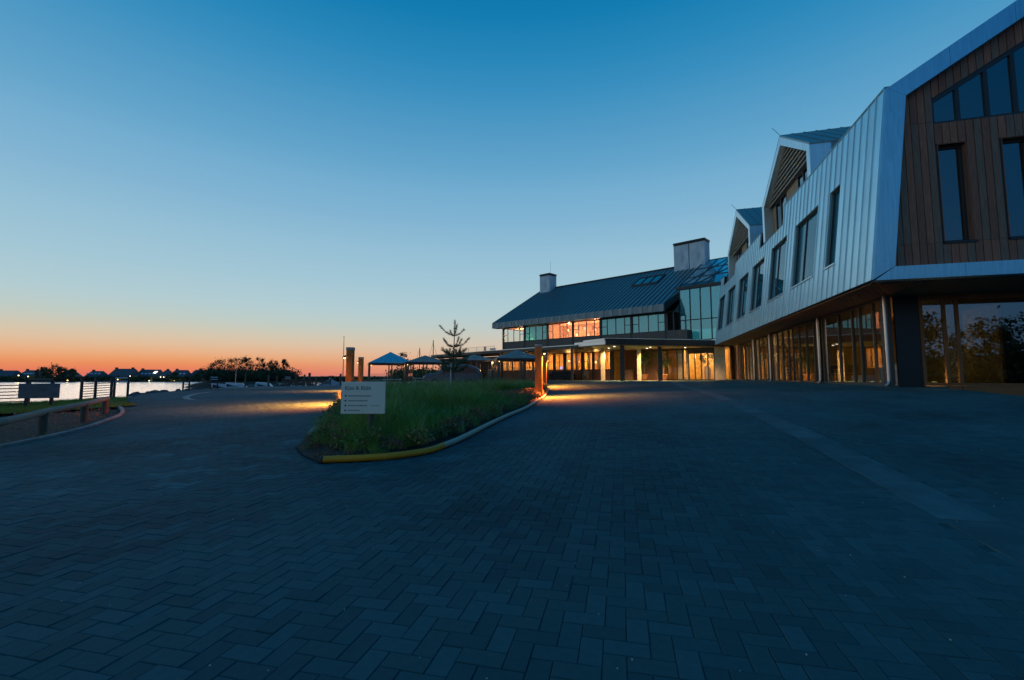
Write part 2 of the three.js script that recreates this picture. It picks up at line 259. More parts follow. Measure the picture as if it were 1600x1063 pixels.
{
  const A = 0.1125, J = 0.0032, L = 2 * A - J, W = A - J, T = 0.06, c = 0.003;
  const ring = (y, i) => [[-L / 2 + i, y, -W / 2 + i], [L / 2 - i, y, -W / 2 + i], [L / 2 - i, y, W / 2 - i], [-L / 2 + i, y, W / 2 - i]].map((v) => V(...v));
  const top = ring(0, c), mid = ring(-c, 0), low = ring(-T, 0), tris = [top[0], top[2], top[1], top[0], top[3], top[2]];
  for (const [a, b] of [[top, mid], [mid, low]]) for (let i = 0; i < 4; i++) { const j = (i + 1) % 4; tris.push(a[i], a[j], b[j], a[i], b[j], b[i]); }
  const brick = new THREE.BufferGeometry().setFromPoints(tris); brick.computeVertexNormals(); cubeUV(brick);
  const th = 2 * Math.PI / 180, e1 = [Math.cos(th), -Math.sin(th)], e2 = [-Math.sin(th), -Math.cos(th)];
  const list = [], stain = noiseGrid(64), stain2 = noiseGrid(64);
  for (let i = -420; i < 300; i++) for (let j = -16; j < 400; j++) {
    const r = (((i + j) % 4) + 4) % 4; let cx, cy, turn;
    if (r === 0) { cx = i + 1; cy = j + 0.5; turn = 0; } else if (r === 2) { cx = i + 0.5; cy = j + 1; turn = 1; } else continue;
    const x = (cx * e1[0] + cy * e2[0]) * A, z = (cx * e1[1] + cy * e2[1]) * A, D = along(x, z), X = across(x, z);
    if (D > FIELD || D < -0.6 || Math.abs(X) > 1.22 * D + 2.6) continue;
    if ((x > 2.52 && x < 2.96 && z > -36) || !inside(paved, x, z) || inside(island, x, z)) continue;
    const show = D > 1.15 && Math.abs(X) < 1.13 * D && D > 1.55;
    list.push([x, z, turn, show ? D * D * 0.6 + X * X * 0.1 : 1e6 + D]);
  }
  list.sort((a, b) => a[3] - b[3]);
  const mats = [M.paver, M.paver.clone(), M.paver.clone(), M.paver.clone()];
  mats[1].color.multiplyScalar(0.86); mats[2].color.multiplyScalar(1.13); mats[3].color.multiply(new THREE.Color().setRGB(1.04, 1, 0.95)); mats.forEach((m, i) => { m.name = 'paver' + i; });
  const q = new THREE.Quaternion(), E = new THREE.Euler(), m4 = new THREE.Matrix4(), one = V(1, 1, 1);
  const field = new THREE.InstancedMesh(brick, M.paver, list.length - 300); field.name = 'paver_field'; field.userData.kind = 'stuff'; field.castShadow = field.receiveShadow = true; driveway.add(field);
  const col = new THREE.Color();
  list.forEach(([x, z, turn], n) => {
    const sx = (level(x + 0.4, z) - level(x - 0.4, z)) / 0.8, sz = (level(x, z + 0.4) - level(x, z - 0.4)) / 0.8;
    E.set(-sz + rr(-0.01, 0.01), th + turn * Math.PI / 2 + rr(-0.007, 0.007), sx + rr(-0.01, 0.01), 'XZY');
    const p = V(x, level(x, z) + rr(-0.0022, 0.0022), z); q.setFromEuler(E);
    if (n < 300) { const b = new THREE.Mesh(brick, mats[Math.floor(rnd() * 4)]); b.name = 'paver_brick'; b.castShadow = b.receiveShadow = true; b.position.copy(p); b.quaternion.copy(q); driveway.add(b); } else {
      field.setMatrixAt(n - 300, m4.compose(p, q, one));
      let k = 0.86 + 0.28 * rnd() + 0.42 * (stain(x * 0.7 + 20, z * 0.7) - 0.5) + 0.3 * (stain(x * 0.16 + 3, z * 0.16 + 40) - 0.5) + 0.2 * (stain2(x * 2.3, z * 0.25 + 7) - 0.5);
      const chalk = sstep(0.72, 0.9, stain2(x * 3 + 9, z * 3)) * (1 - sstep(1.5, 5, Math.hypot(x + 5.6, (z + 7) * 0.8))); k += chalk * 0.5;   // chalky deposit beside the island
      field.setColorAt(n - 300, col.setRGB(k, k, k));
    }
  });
}
{ // flush concrete strip, slab by slab, along the forecourt
  const g = bx(0.45, 0.1, 1.22); const mats = [M.concrete, M.concrete.clone(), M.concrete.clone()]; mats[1].color.multiplyScalar(0.88); mats[2].color.multiplyScalar(1.1); cubeUV(g);
  const g2 = cubeUV(rb(0.46, 0.1, 1.222, 0.006));
  for (let i = 0; i < 34; i++) { const z = 0.6 - i * 1.23, m = put('edging_slab', g2, mats[i % 3], driveway); m.position.set(2.74 + rr(-0.004, 0.004), level(2.74, z) - 0.044, z); m.rotation.x = -Math.atan((level(2.74, z + 0.6) - level(2.74, z - 0.6)) / 1.2); m.rotation.z = Math.atan((level(3, z) - level(2.5, z)) / 0.5); }
}
function kerbRun(pts, w, h, rise, name, mat, parent, len = 1) {
  const c = new THREE.CatmullRomCurve3(pts.map(([x, z]) => V(x, 0, z)), false, 'centripetal'), L = c.getLength(), n = Math.round(L / len), P = c.getSpacedPoints(n), variants = [mat, mat.clone()]; variants[1].color.multiplyScalar(0.86);
  for (let i = 0; i < n; i++) { const a = P[i], b = P[i + 1], d = b.clone().sub(a), m = put(name, cubeUV(rb(w, h, d.length() - 0.008, 0.012)), variants[i % 2], parent); m.position.set((a.x + b.x) / 2, (level(a.x, a.z) + level(b.x, b.z)) / 2 + rise - h / 2, (a.z + b.z) / 2); m.rotation.order = 'YXZ'; m.rotation.y = Math.atan2(d.x, d.z); m.rotation.x = -Math.atan2(level(b.x, b.z) - level(a.x, a.z), d.length()); }
}
kerbRun(bedKerb, 0.1, 0.2, 0.045, 'kerb_stone', M.kerb, driveway);
kerbRun([[-28.77, -25.03], [-27.23, -22.93], [-25.01, -20.54], [-23.03, -18.69], [-21.45, -17.5], [-20.41, -16.94]], 0.3, 0.12, 0.012, 'kerb_stone', M.kerb, driveway, 1.2);

// ───────────────────────────── metal-clad wing ─────────────────────────────
const wing = thing('metal_clad_building', 'three storey hotel wing clad in standing seam zinc with slanted windows', 'building');
const FL = 0.99, YB = 4.48, YT = 10.83, faceX = (y) => 7.39 + 0.1113 * (y - YB), ZN = -17.08, ZF = -48.64;
const fp = (u, y, out = 0) => V(faceX(y) - out, y, -u);
const wins = [[20.2, 21.2], [22.5, 25.5], [26.9, 29.9], [31.4, 34.5], [35.75, 38.9], [40.4, 43.5], [44.9, 48]], WY0 = 5.75, WY1 = 8.95;
const notches = [[27.9, 32.95, 9.77], [41.2, 46.5, 9.9]];
{
  const facade = node('zinc_facade', wing), cuts = new Set();
  for (let u = 17.08; u < 48.6; u += 0.53) cuts.add(+u.toFixed(3));
  const seams = new Set(cuts); for (const [a, b] of wins) { cuts.add(a); cuts.add(b); } for (const [a, b] of notches) { cuts.add(a); cuts.add(b); } cuts.add(48.64);
  const us = [...cuts].sort((a, b) => a - b).filter((v, i, l) => !i || v - l[i - 1] > 0.02);
  for (let i = 0; i < us.length - 1; i++) {
    const a = us[i], b = us[i + 1], m = (a + b) / 2, w = wins.find(([p, q]) => m > p && m < q), nt = notches.find(([p, q]) => m > p && m < q), top = nt ? nt[2] : YT, dep = 0.05 + rr(0, 0.004);
    for (const [y0, y1] of w ? [[YB, WY0], [WY1, top]] : [[YB, top]]) {
      const gs = [prism([fp(a + 0.004, y0, dep), fp(b - 0.004, y0, dep), fp(b - 0.004, y1, dep), fp(a + 0.004, y1, dep)], V(0.05, 0, 0))];
      if (seams.has(a)) gs.push(prism([fp(a - 0.012, y0, dep + 0.035), fp(a + 0.016, y0, dep + 0.035), fp(a + 0.016, y1 - 0.01, dep + 0.035), fp(a - 0.012, y1 - 0.01, dep + 0.035)], V(0.034, 0, 0)));
      put('zinc_panel', gs, i % 3 === 1 ? M.zincB : M.zinc, facade);
    }
  }
  // upper return at the far end, and the wall core behind the sheets
  put('zinc_panel', [prism([fp(48.66, 9.0, 0.05), fp(53, 9.3, 0.05), fp(53, YT, 0.05), fp(48.66, YT, 0.05)], V(0.3, 0, 0))], M.zincB, facade);
  const core = []; const quad = (u0, u1, y0, y1) => core.push(prism([fp(u0, y0, -0.005), fp(u1, y0, -0.005), fp(u1, y1, -0.005), fp(u0, y1, -0.005)], V(0.2, 0, 0)));
  quad(17.4, 48.6, YB + 0.02, WY0); { let p = 17.4; for (const [a, b] of wins) { quad(p, a, WY0, WY1); p = b; } quad(p, 48.6, WY0, WY1); }
  { let p = 17.4; for (const [a, b, y] of notches) { quad(p, a, WY1, YT - 0.02); quad(a, b, WY1, y - 0.02); p = b; } quad(p, 48.6, WY1, YT - 0.02); }
  put('wall_core', core, M.frameDark, wing);
  put('verge_trim', [prism([fp(17.08, YT, 0.07), fp(27.9, YT, 0.07), fp(27.9, YT + 0.07, 0.07), fp(17.08, YT + 0.07, 0.07)], V(0.25, 0, 0)), prism([fp(32.95, YT, 0.07), fp(41.2, YT, 0.07), fp(41.2, YT + 0.07, 0.07), fp(32.95, YT + 0.07, 0.07)], V(0.25, 0, 0)), prism([fp(46.5, YT, 0.07), fp(53, YT, 0.07), fp(53, YT + 0.07, 0.07), fp(46.5, YT + 0.07, 0.07)], V(0.25, 0, 0)),
    ...notches.map(([a, b, y]) => prism([fp(a, y, 0.06), fp(b, y, 0.06), fp(b, y + 0.05, 0.06), fp(a, y + 0.05, 0.06)], V(0.3, 0, 0)))], M.roofZinc, wing);
  // slanted windows: reveal, frame, panes
  for (const [a, b] of wins) {
    const w = node('slanted_window', wing), d = 0.22, inn = V(d, 0, 0);
    put('reveal', [prism([fp(a, WY0), fp(a, WY1), fp(a + 0.03, WY1), fp(a + 0.03, WY0)], inn), prism([fp(b, WY0), fp(b, WY1), fp(b - 0.03, WY1), fp(b - 0.03, WY0)], inn), prism([fp(a, WY1), fp(b, WY1), fp(b, WY1 - 0.03), fp(a, WY1 - 0.03)], inn)], M.roofZinc, w);
    put('sill', [prism([fp(a, WY0 - 0.02, 0.1), fp(b, WY0 - 0.02, 0.1), fp(b, WY0 + 0.04, 0.1), fp(a, WY0 + 0.04, 0.1)], V(d + 0.1, 0, 0))], M.zincEdge, w);
    const mids = b - a > 2 ? [a + (b - a) * 0.62] : [], fr = [], edges = [a + 0.03, ...mids, b - 0.03];
    for (const e of edges) fr.push(prism([fp(e - 0.035, WY0 + 0.04, -0.08), fp(e + 0.035, WY0 + 0.04, -0.08), fp(e + 0.035, WY1 - 0.03, -0.08), fp(e - 0.035, WY1 - 0.03, -0.08)], V(0.1, 0, 0)));
    for (const y of [WY0 + 0.07, WY1 - 0.06]) fr.push(prism([fp(a + 0.03, y - 0.035, -0.082), fp(b - 0.03, y - 0.035, -0.082), fp(b - 0.03, y + 0.035, -0.082), fp(a + 0.03, y + 0.035, -0.082)], V(0.096, 0, 0)));
    put('window_frame', fr, M.frameDark, w);
    for (let k = 0; k < edges.length - 1; k++) put('pane', prism([fp(edges[k] + 0.03, WY0 + 0.1, -0.12), fp(edges[k + 1] - 0.03, WY0 + 0.1, -0.12), fp(edges[k + 1] - 0.03, WY1 - 0.09, -0.12), fp(edges[k] + 0.03, WY1 - 0.09, -0.12)], V(0.006, 0, 0)), M.paneBlue, w);
  }
  for (const [a, b, y] of notches) { // recessed loggia behind the cut parapet
    put('loggia_panel', [prism([V(9.3, y - 0.6, -a), V(9.3, y - 0.6, -b), V(9.3, YT + 0.4, -b), V(9.3, YT + 0.4, -a)], V(0.05, 0, 0)), prism([fp(a, y - 0.1, -0.08), fp(a, YT, -0.08), V(9.3, YT, -a), V(9.3, y - 0.1, -a)], V(0, 0, 0.03)), prism([fp(b, y - 0.1, -0.08), fp(b, YT, -0.08), V(9.3, YT, -b), V(9.3, y - 0.1, -b)], V(0, 0, -0.03))], M.roofZinc, wing);
    put('loggia_floor', bb(8, 9.3, y - 0.7, y - 0.62, -b, -a), M.roofZinc, wing);
  }
  // main roof
  const RX = 15.1, RY = YT + (RX - 8.14) * 0.635;
  put('main_roof', [prism([V(8.2, YT - 0.02, ZN - 0.3), V(8.2, YT - 0.02, -27.8), V(RX, RY, -27.8), V(RX, RY, ZN - 0.3)], V(0, -0.2, 0)), prism([V(9.4, YT + 0.72, -27.8), V(9.4, YT + 0.72, -53), V(RX, RY, -53), V(RX, RY, -27.8)], V(0, -0.2, 0)), prism([V(RX, RY, ZN - 0.3), V(RX, RY, -53), V(22.2, YT, -53), V(22.2, YT, ZN - 0.3)], V(0, -0.2, 0)), prism([V(8.2, YT - 0.02, -33), V(8.2, YT - 0.02, -41.2), V(9.4, YT + 0.72, -41.2), V(9.4, YT + 0.72, -33)], V(0, -0.2, 0))], M.roofZinc, wing);
  put('rear_wall', [bb(22, 22.2, FL, YT, -53, ZN - 0.3)], M.hallBoard, wing);
  put('storey_floor', [bb(7.6, 22, YB + 0.02, YB + 0.3, -53, ZN - 0.2), bb(8.6, 22, 9.3, 9.5, -53, ZN - 0.5)], M.frameDark, wing);
  put('room_partition', [bb(12.6, 12.7, YB + 0.3, 9.3, -53, -21.5), bb(8.4, 22, YB + 0.3, 9.3, -21.55, -21.5), ...[26.2, 30.6, 35.1, 39.6, 44.2].map((u) => bb(8.1, 12.6, YB + 0.3, 9.3, -u - 0.05, -u + 0.05))], M.boardB, wing);

  // gable end towards the camera
  const gz = ZN, frame = node('gable_frame', wing), topY = (x) => 10.86 + (x - 8.14) * 0.635, inY = (x) => 10.5 + (x - 8.6) * 0.635, lean = (y) => 7.43 + 0.1113 * (y - YB), inX = (y) => 7.99 + 0.108 * (y - 4.89), back = V(0, 0, -0.42), OZ = gz + 0.02;
  put('corner_band', [prism([V(lean(YB) - 0.06, YB, OZ), V(inX(4.89), 4.89, OZ), V(8.6, 10.5, OZ), V(8.14 - 0.06, 10.86, OZ)], back)], M.zincGableShaded, frame);
  for (let i = 0; i < 4; i++) { const x0 = 8.1 + i * 1.75, x1 = x0 + 1.742; put('verge_band', [prism([V(x0, topY(x0) + 0.001, OZ + 0.004), V(i ? x0 : 8.6, inY(i ? x0 : 8.6), OZ + 0.004), V(x1, inY(x1), OZ + 0.004), V(x1, topY(x1), OZ + 0.004)], back)], M.zincGableShaded, frame); }
  put('verge_band', [prism([V(15.1, topY(15.1), OZ), V(15.1, inY(15.1), OZ), V(21.6, 10.5, OZ), V(22.1, 10.86, OZ)], back)], M.zincGableShaded, frame);
  for (let i = 0; i < 6; i++) { const x0 = 7.41 + i * 2.4, x1 = x0 + 2.392; put('base_band', [prism([V(x0, YB - 0.03, OZ + 0.003), V(x1, YB - 0.03, OZ + 0.003), V(x1, 4.87, OZ + 0.003), V(i ? x0 : 7.98, 4.87, OZ + 0.003)], back)], M.zincGableShaded, frame); }
  const wall = node('board_wall', wing), bz = gz - 0.26, P = 0.207;
  const holes = [{ x0: 9.43, x1: 13.9, y0: 9.55, y1: () => 9.57 }, { x0: 9.49, x1: 10.26, y0: 5.57, y1: () => 8.86 }, { x0: 11.15, x1: 11.92, y0: 5.57, y1: () => 8.84 }];
  const mats = [M.board, M.boardB, M.boardC];
  for (let x = 7.99; x < 14.2; x += P) {
    const x0 = x, x1 = x + P - 0.02, xm = (x0 + x1) / 2; let segs = [[4.88, 5.61], [5.618, 20]];
    if (xm < 9.43) segs = [[4.88, 5.61], ...(rnd() < 0.35 ? [[5.618, 7.6], [7.606, 9.62]] : [[5.618, 9.62]]), [9.628, 20]];
    for (const h of holes) if (x1 > h.x0 + 0.02 && x0 < h.x1 - 0.02) segs = segs.flatMap(([a, b]) => { const lo = h.y0, hi = h.y1(xm); return b <= lo || a >= hi ? [[a, b]] : [[a, lo], [hi, b]].filter(([p, q]) => q - p > 0.03); });
    for (const [a, b] of segs) {
      let poly = [[x0, a], [x1, a], [x1, b], [x0, b]];
      poly = clip(poly, ([X, Y]) => inY(X) + 0.03 - Y); if (poly.length > 2) poly = clip(poly, ([X, Y]) => X - inX(Y) + 0.03); if (poly.length < 3) continue;
      if (a > 9.5 && x1 > 9.43 && x0 < 13.9) poly = clip(poly, ([X, Y]) => Y - (10.42 + (X - 9.43) * 0.6)); if (poly.length < 3) continue;
      put('board', prism(poly.map(([X, Y]) => V(X, Y, bz - rr(0, 0.006))), V(0, 0, -0.03)), mats[Math.floor(rnd() * 3)], wall);
    }
  }
  put('board_field', [prism([V(14.3, 4.88, bz), V(21.6, 4.88, bz), V(21.6, 10.4, bz), V(15.1, 14.5, bz), V(14.3, 14.1, bz)], V(0, 0, -0.03))], M.board, wall);
  const bk = []; const bq = (x0, x1, y0, y1) => bk.push(bb(x0, x1, y0, y1, bz - 0.12, bz - 0.05)); // dark lining behind the open joints
  bq(7.95, 14.3, 4.88, 5.57); bq(8.05, 9.49, 5.57, 8.84); bq(10.26, 11.15, 5.57, 8.84); bq(11.92, 14.3, 5.57, 8.84); bq(8.3, 14.3, 8.84, 9.55);
  bk.push(prism([V(8.4, 9.55, bz - 0.05), V(9.43, 9.55, bz - 0.05), V(9.43, 11, bz - 0.05), V(8.6, 10.45, bz - 0.05)], V(0, 0, -0.07)), prism([V(9.43, 10.42, bz - 0.05), V(13.9, 13.1, bz - 0.05), V(13.9, 13.6, bz - 0.05), V(9.43, 10.95, bz - 0.05)], V(0, 0, -0.07)));
  put('wall_lining', bk, M.frameDark, wall);
  for (const [x0, x1, y1] of [[9.49, 10.26, 8.86], [11.15, 11.92, 8.84]]) {
    const w = node('tall_window', wing), z1 = bz - 0.02, z0 = bz - 0.3;
    put('reveal', [bb(x0, x0 + 0.02, 5.57, y1, z0, z1), bb(x1 - 0.02, x1, 5.57, y1, z0, z1), bb(x0 + 0.02, x1 - 0.02, y1 - 0.02, y1, z0, z1)], M.boardB, w);
    put('window_frame', [bb(x0 + 0.02, x0 + 0.08, 5.64, y1 - 0.02, z0, z0 + 0.08), bb(x1 - 0.08, x1 - 0.02, 5.64, y1 - 0.02, z0, z0 + 0.08), bb(x0 + 0.08, x1 - 0.08, y1 - 0.1, y1 - 0.02, z0, z0 + 0.08), bb(x0 + 0.08, x1 - 0.08, 5.64, 5.72, z0, z0 + 0.08)], M.frameDark, w);
    put('sill', bb(x0 - 0.02, x1 + 0.06, 5.56, 5.64, z0, bz + 0.03), M.blackPanel, w);
    put('pane', bb(x0 + 0.08, x1 - 0.08, 5.72, y1 - 0.1, z0 + 0.03, z0 + 0.036), M.paneDark, w);
    put('window_board', bb(x0, x1, 5.5, 5.55, z0 - 0.4, z0 - 0.01), M.white, w);
  }
  { const w = node('gable_window', wing), z0 = bz - 0.1, yt = (x) => 10.42 + (x - 9.43) * 0.6, fr = [], xs = [9.43, 10.13, 10.9, 11.62, 12.4, 13.18, 13.9];
    fr.push(bb(9.43, 13.9, 9.55, 9.63, z0 - 0.05, z0 + 0.06), prism([V(9.43, yt(9.43) - 0.16, z0 + 0.06), V(13.9, yt(13.9) - 0.16, z0 + 0.06), V(13.9, yt(13.9), z0 + 0.06), V(9.43, yt(9.43), z0 + 0.06)], V(0, 0, -0.11)));
    for (const x of xs) fr.push(prism([V(x - 0.055, 9.63, z0 + 0.058), V(x + 0.055, 9.63, z0 + 0.058), V(x + 0.055, yt(x) - 0.09, z0 + 0.058), V(x - 0.055, yt(x) - 0.15, z0 + 0.058)], V(0, 0, -0.1)));
    put('window_frame', fr, M.frameDark, w);
    for (let k = 0; k < xs.length - 1; k++) { const a = xs[k] + 0.05, b = xs[k + 1] - 0.05; put('pane', prism([V(a, 9.63, z0), V(b, 9.63, z0), V(b, yt(b) - 0.11, z0), V(a, yt(a) - 0.11, z0)], V(0, 0, -0.006)), M.paneDark, w); } }
  put('attic_lining', [bb(8.8, 21, 9.5, 9.55, -27, gz - 0.6), prism([V(9.3, 9.55, -24), V(20.6, 9.55, -24), V(15.1, 14.3, -24), V(9.6, 11, -24)], V(0, 0, -0.1))], M.wallCream, wing);

  // soffits with narrow battens
  const so = [], so2 = [];
  for (let x = 7.52; x < 9.2; x += 0.14) so.push(bb(x, x + 0.075, YB - 0.06, YB - 0.012, -53, ZN - 0.5));
  for (let z = ZN - 0.5; z > -20.4; z -= 0.14) so2.push(bb(9.25, 22, YB - 0.06, YB - 0.012, z - 0.075, z));
  put('soffit_battens', [...so, ...so2], M.slatWood, wing).userData.kind = 'stuff';
  put('soffit_lining', [bb(7.42, 9.25, YB - 0.012, YB + 0.015, -53, ZN - 0.42), bb(9.25, 22, YB - 0.012, YB + 0.015, -20.4, ZN - 0.42)], M.frameDark, wing);

  // ground floor glazing along the forecourt
  const gx = 9.25, gy1 = YB - 0.06, run = node('glazed_front', wing), ms = [20.45, 21.6, 22.75, 23.5, 24.9, 26.9, 28.1, 29.3, 30.5, 31.7, 32.5, 33.7, 34.9, 36.2, 37.4, 38.6, 39.8, 41, 42.2, 43.4, 44.6, 45.8, 46.4], mull = [];
  for (const u of ms) mull.push(bb(gx - 0.05, gx + 0.07, FL + 0.1, gy1, -u - 0.035, -u + 0.035));
  mull.push(bb(gx - 0.045, gx + 0.065, FL + 0.02, FL + 0.12, -46.4, -20.45), bb(gx - 0.045, gx + 0.065, gy1 - 0.1, gy1 - 0.002, -46.4, -20.45));
  put('mullions', mull, M.frameBrown, run);
  for (let k = 0; k < ms.length - 1; k++) put('pane', bb(gx, gx + 0.006, FL + 0.12, gy1 - 0.1, -ms[k + 1] + 0.035, -ms[k] - 0.035), M.pane, run);
  put('plinth', bb(gx - 0.12, gx + 0.12, FL - 0.35, FL + 0.018, -47, -20.42), M.concrete, wing);
  const cl = node('clad_bay', wing); for (let u = 46.45; u < 53; u += 0.2) put('board', bb(gx - 0.03, gx, FL, gy1, -u - 0.19, -u), mats[Math.floor(rnd() * 3)], cl);
  for (const u of [20.37, 27.1, 36.3, 41.1, 50.3]) { // round steel downpipes in front of dark columns
    const d = node('downpipe', wing), x = gx - 0.16, pts = [V(x, gy1, -u), V(x, FL + 0.3, -u), V(x - 0.02, FL + 0.12, -u), V(x - 0.14, FL + 0.02, -u)];
    put('pipe', new THREE.TubeGeometry(new THREE.CatmullRomCurve3(pts, false, 'catmullrom', 0.1), 24, 0.055, 12), M.steel, d);
    put('bracket', [FL + 0.5, FL + 1.4, FL + 2.4, FL + 3.1].map((y) => cyl(0.068, 0.068, 0.035, x, y, -u)), M.steel, d);
    put('column', [bb(gx - 0.08, gx + 0.12, FL, gy1, -u - 0.55, -u - 0.25)], M.frameDark, wing);
    const p2 = node('downpipe', wing); put('pipe', [cyl(0.04, 0.04, gy1 - FL, x + 0.03, FL, -u - 0.22)], M.frameBrown, p2);
  }
  // ground floor end wall under the gable overhang
  const ez = -20.4, ew = node('end_wall', wing);
  put('black_panel', bb(9.42, 10.24, FL - 0.3, gy1, ez - 0.1, ez), M.blackPanel, ew);
  const winB = node('end_window', wing), ex = [10.24, 10.95, 11.34, 13.9, 16.5], fr = [];
  for (const [i, x] of ex.entries()) fr.push(bb(x - 0.05, x + 0.05, i ? 1.06 : 1.02, gy1, ez - 0.09, ez + 0.03));
  fr.push(bb(10.29, 16.5, 4.2, gy1 - 0.002, ez - 0.085, ez + 0.025), bb(10.29, 16.5, 1.04, 1.12, ez - 0.085, ez + 0.025));
  put('window_frame', fr, M.corten, winB);
  for (let k = 0; k < ex.length - 1; k++) put('pane', bb(ex[k] + 0.05, ex[k + 1] - 0.05, 1.12, 4.2, ez - 0.02, ez - 0.014), M.paneDark, winB);
  put('base_panel', bb(10.92, 11.33, -0.2, 1.03, ez - 0.1, ez + 0.01), M.corten, ew); put('base_panel', bb(11.36, 16.5, -0.4, 1.03, ez - 0.1, ez + 0.012), M.corten, ew);
  put('concrete_base', bb(9.4, 10.9, 0.2, 1.0, ez - 0.1, ez - 0.004), M.concrete, ew);
  put('end_wall_panel', bb(16.5, 22, -0.4, gy1, ez - 0.1, ez), M.blackPanel, ew);
  // rooms behind the glazing
  put('room_floor', bb(9.3, 21.9, FL - 0.1, FL + 0.01, -52.8, -20.5), M.floorWood, wing);
  put('room_wall', [bb(14.4, 14.5, FL, gy1, -52.8, -23.4), bb(9.3, 14.4, FL, gy1, -52.8, -52.7), bb(9.7, 14.4, FL, gy1, -33.1, -33)], M.wallAmber, wing);
  put('room_column', [bb(12.15, 12.45, FL, gy1, -22.4, -22.1), bb(10.9, 11.1, FL, gy1, -22.6, -22.4)], M.wallCream, wing);
  put('room_ceiling', [bb(9.4, 21.9, gy1 - 0.03, gy1 - 0.005, -52.8, -20.5)], M.slatWood, wing);
  put('room_curtain', [bb(13.9, 14.1, FL, gy1 - 0.1, -36.2, -34.2), bb(13.9, 14.1, FL, gy1 - 0.1, -39.5, -37.6), bb(13.9, 14.1, FL, gy1 - 0.1, -44.2, -42)], M.curtain, wing);
  for (const [x, z, k] of [[12.6, -26, 1.6], [12.2, -35.6, 8], [12.4, -40.5, 5], [12, -47, 8]]) { const l = node('pendant_lamp', wing); put('lamp_globe', new THREE.SphereGeometry(0.14, 14, 10).translate(x, 3.3, z), M.lampWarm, l); put('lamp_cord', bar(V(x, 3.4, z), V(x, gy1, z), 0.008), M.frameDark, l); pointLamp(x, 3.3, z, k, wing); }
  { const l = node('floor_uplight', wing); put('lamp_lens', cyl(0.07, 0.07, 0.03, 10.62, 1.13, ez - 0.22), M.lampWarm, l); put('lamp_ring', new THREE.TorusGeometry(0.08, 0.015, 6, 14).rotateX(Math.PI / 2).translate(10.62, 1.14, ez - 0.22), M.steel, l); pointLamp(10.62, 1.2, ez - 0.22, 2.2, wing, [1, 0.45, 0.14]); }
  // gabled cross wings
  for (const [c, hw, yNear, ap] of [[-28.15, 4.3, 12.38, 15.02], [-40.2, 4.2, 12.36, 15.05]]) {
    const dm = node('gabled_dormer', wing), X = 8.06, zn = c + hw, zf = c - hw, ye = yNear, in_ = 0.42, sl = (ap - ye) / hw, T = V(0.9, 0, 0);
    const fr = (pts) => prism(pts.map(([z, y]) => V(X, y, z)), T);
    put('dormer_frame', [fr([[zn, YT - 0.4], [zn - in_, YT - 0.4], [zn - in_, ye - 0.12], [zn, ye]]), fr([[zf, YT - 0.8], [zf, ye], [zf + in_, ye - 0.12], [zf + in_, YT - 0.8]]), fr([[zn, ye + 0.002], [zn - in_, ye - 0.118], [c, ap - 0.5], [c, ap]]), fr([[zf, ye + 0.002], [c, ap], [c, ap - 0.5], [zf + in_, ye - 0.118]])], M.zincEdge, dm);
    const slats = node('louvre', dm), oX = X + 0.3;
    for (let y = ye - 0.18; y < ap - 0.55; y += 0.27) { const h = Math.max(0, (ap - 0.5 - y - 0.06) / ((ap - 0.5 - ye + 0.12) / (hw - in_))); if (h > 0.1) put('louvre_slat', prism([V(oX, y, c - h), V(oX, y, c + h), V(oX + 0.02, y + 0.1, c + h), V(oX + 0.02, y + 0.1, c - h)], V(0.1, 0.02, 0)), M.wallCream, slats); }
    put('dormer_backing', [prism([V(X + 0.6, ye - 0.3, zn - in_), V(X + 0.6, ye - 0.3, zf + in_), V(X + 0.6, ap - 0.4, c)], V(0.06, 0, 0))], M.frameDark, dm);
    const dw = node('dormer_window', dm), zz = [zn - in_, zn - 1.2, zn - 2.5, zn - 3.3, zf + 3.3, zf + 2.2, zf + 1.2, zf + in_], pX = X + 0.5;
    put('side_boards', [bb(pX, pX + 0.05, YT - 1, ye - 0.2, zz[1], zz[0]), bb(pX, pX + 0.05, YT - 1, ye - 0.2, zz[7], zz[6]), bb(pX, pX + 0.05, YT - 1, ye - 0.2, zz[4], zz[3])], M.soffitWood, dw);
    put('window_frame', [...zz.slice(1, 7).map((z) => bb(pX - 0.02, pX + 0.08, YT - 1, ye - 0.2, z - 0.04, z + 0.04)), bb(pX - 0.015, pX + 0.075, ye - 0.29, ye - 0.2, zz[7], zz[0])], M.frameDark, dw);
    for (const [a, b] of [[1, 2], [2, 3], [4, 5], [5, 6]]) put('pane', bb(pX + 0.03, pX + 0.036, YT - 1, ye - 0.29, zz[b] + 0.04, zz[a] - 0.04), M.paneDark, dw);
    put('dormer_roof', [prism([V(X, ye - 0.01, zn + 0.02), V(X, ap - 0.01, c), V(15, ap, c), V(15, ye, zn + 0.02)], V(0, 0.1, 0)), prism([V(X, ye - 0.01, zf - 0.02), V(15, ye, zf - 0.02), V(15, ap, c), V(X, ap - 0.01, c)], V(0, 0.1, 0)), bb(X + 0.9, 11.5, YT - 0.5, ye, zn - 0.12, zn - 0.01), bb(X + 0.9, 11.5, YT - 0.5, ye, zf + 0.01, zf + 0.12)], M.roofZinc, dm);
    const rs = []; for (let x = X + 0.6; x < 14.5; x += 0.6) rs.push(prism([V(x, ye + 0.1, zn + 0.02), V(x, ap + 0.1, c), V(x + 0.025, ap + 0.1, c), V(x + 0.025, ye + 0.1, zn + 0.02)], V(0, 0.035, 0))); put('roof_seams', rs, M.roofZinc, dm);
    put('lightning_rod', bar(V(X + 0.05, ap + 0.05, c), V(X - 0.35, ap + 0.55, c), 0.012), M.frameDark, dm);
  }
}

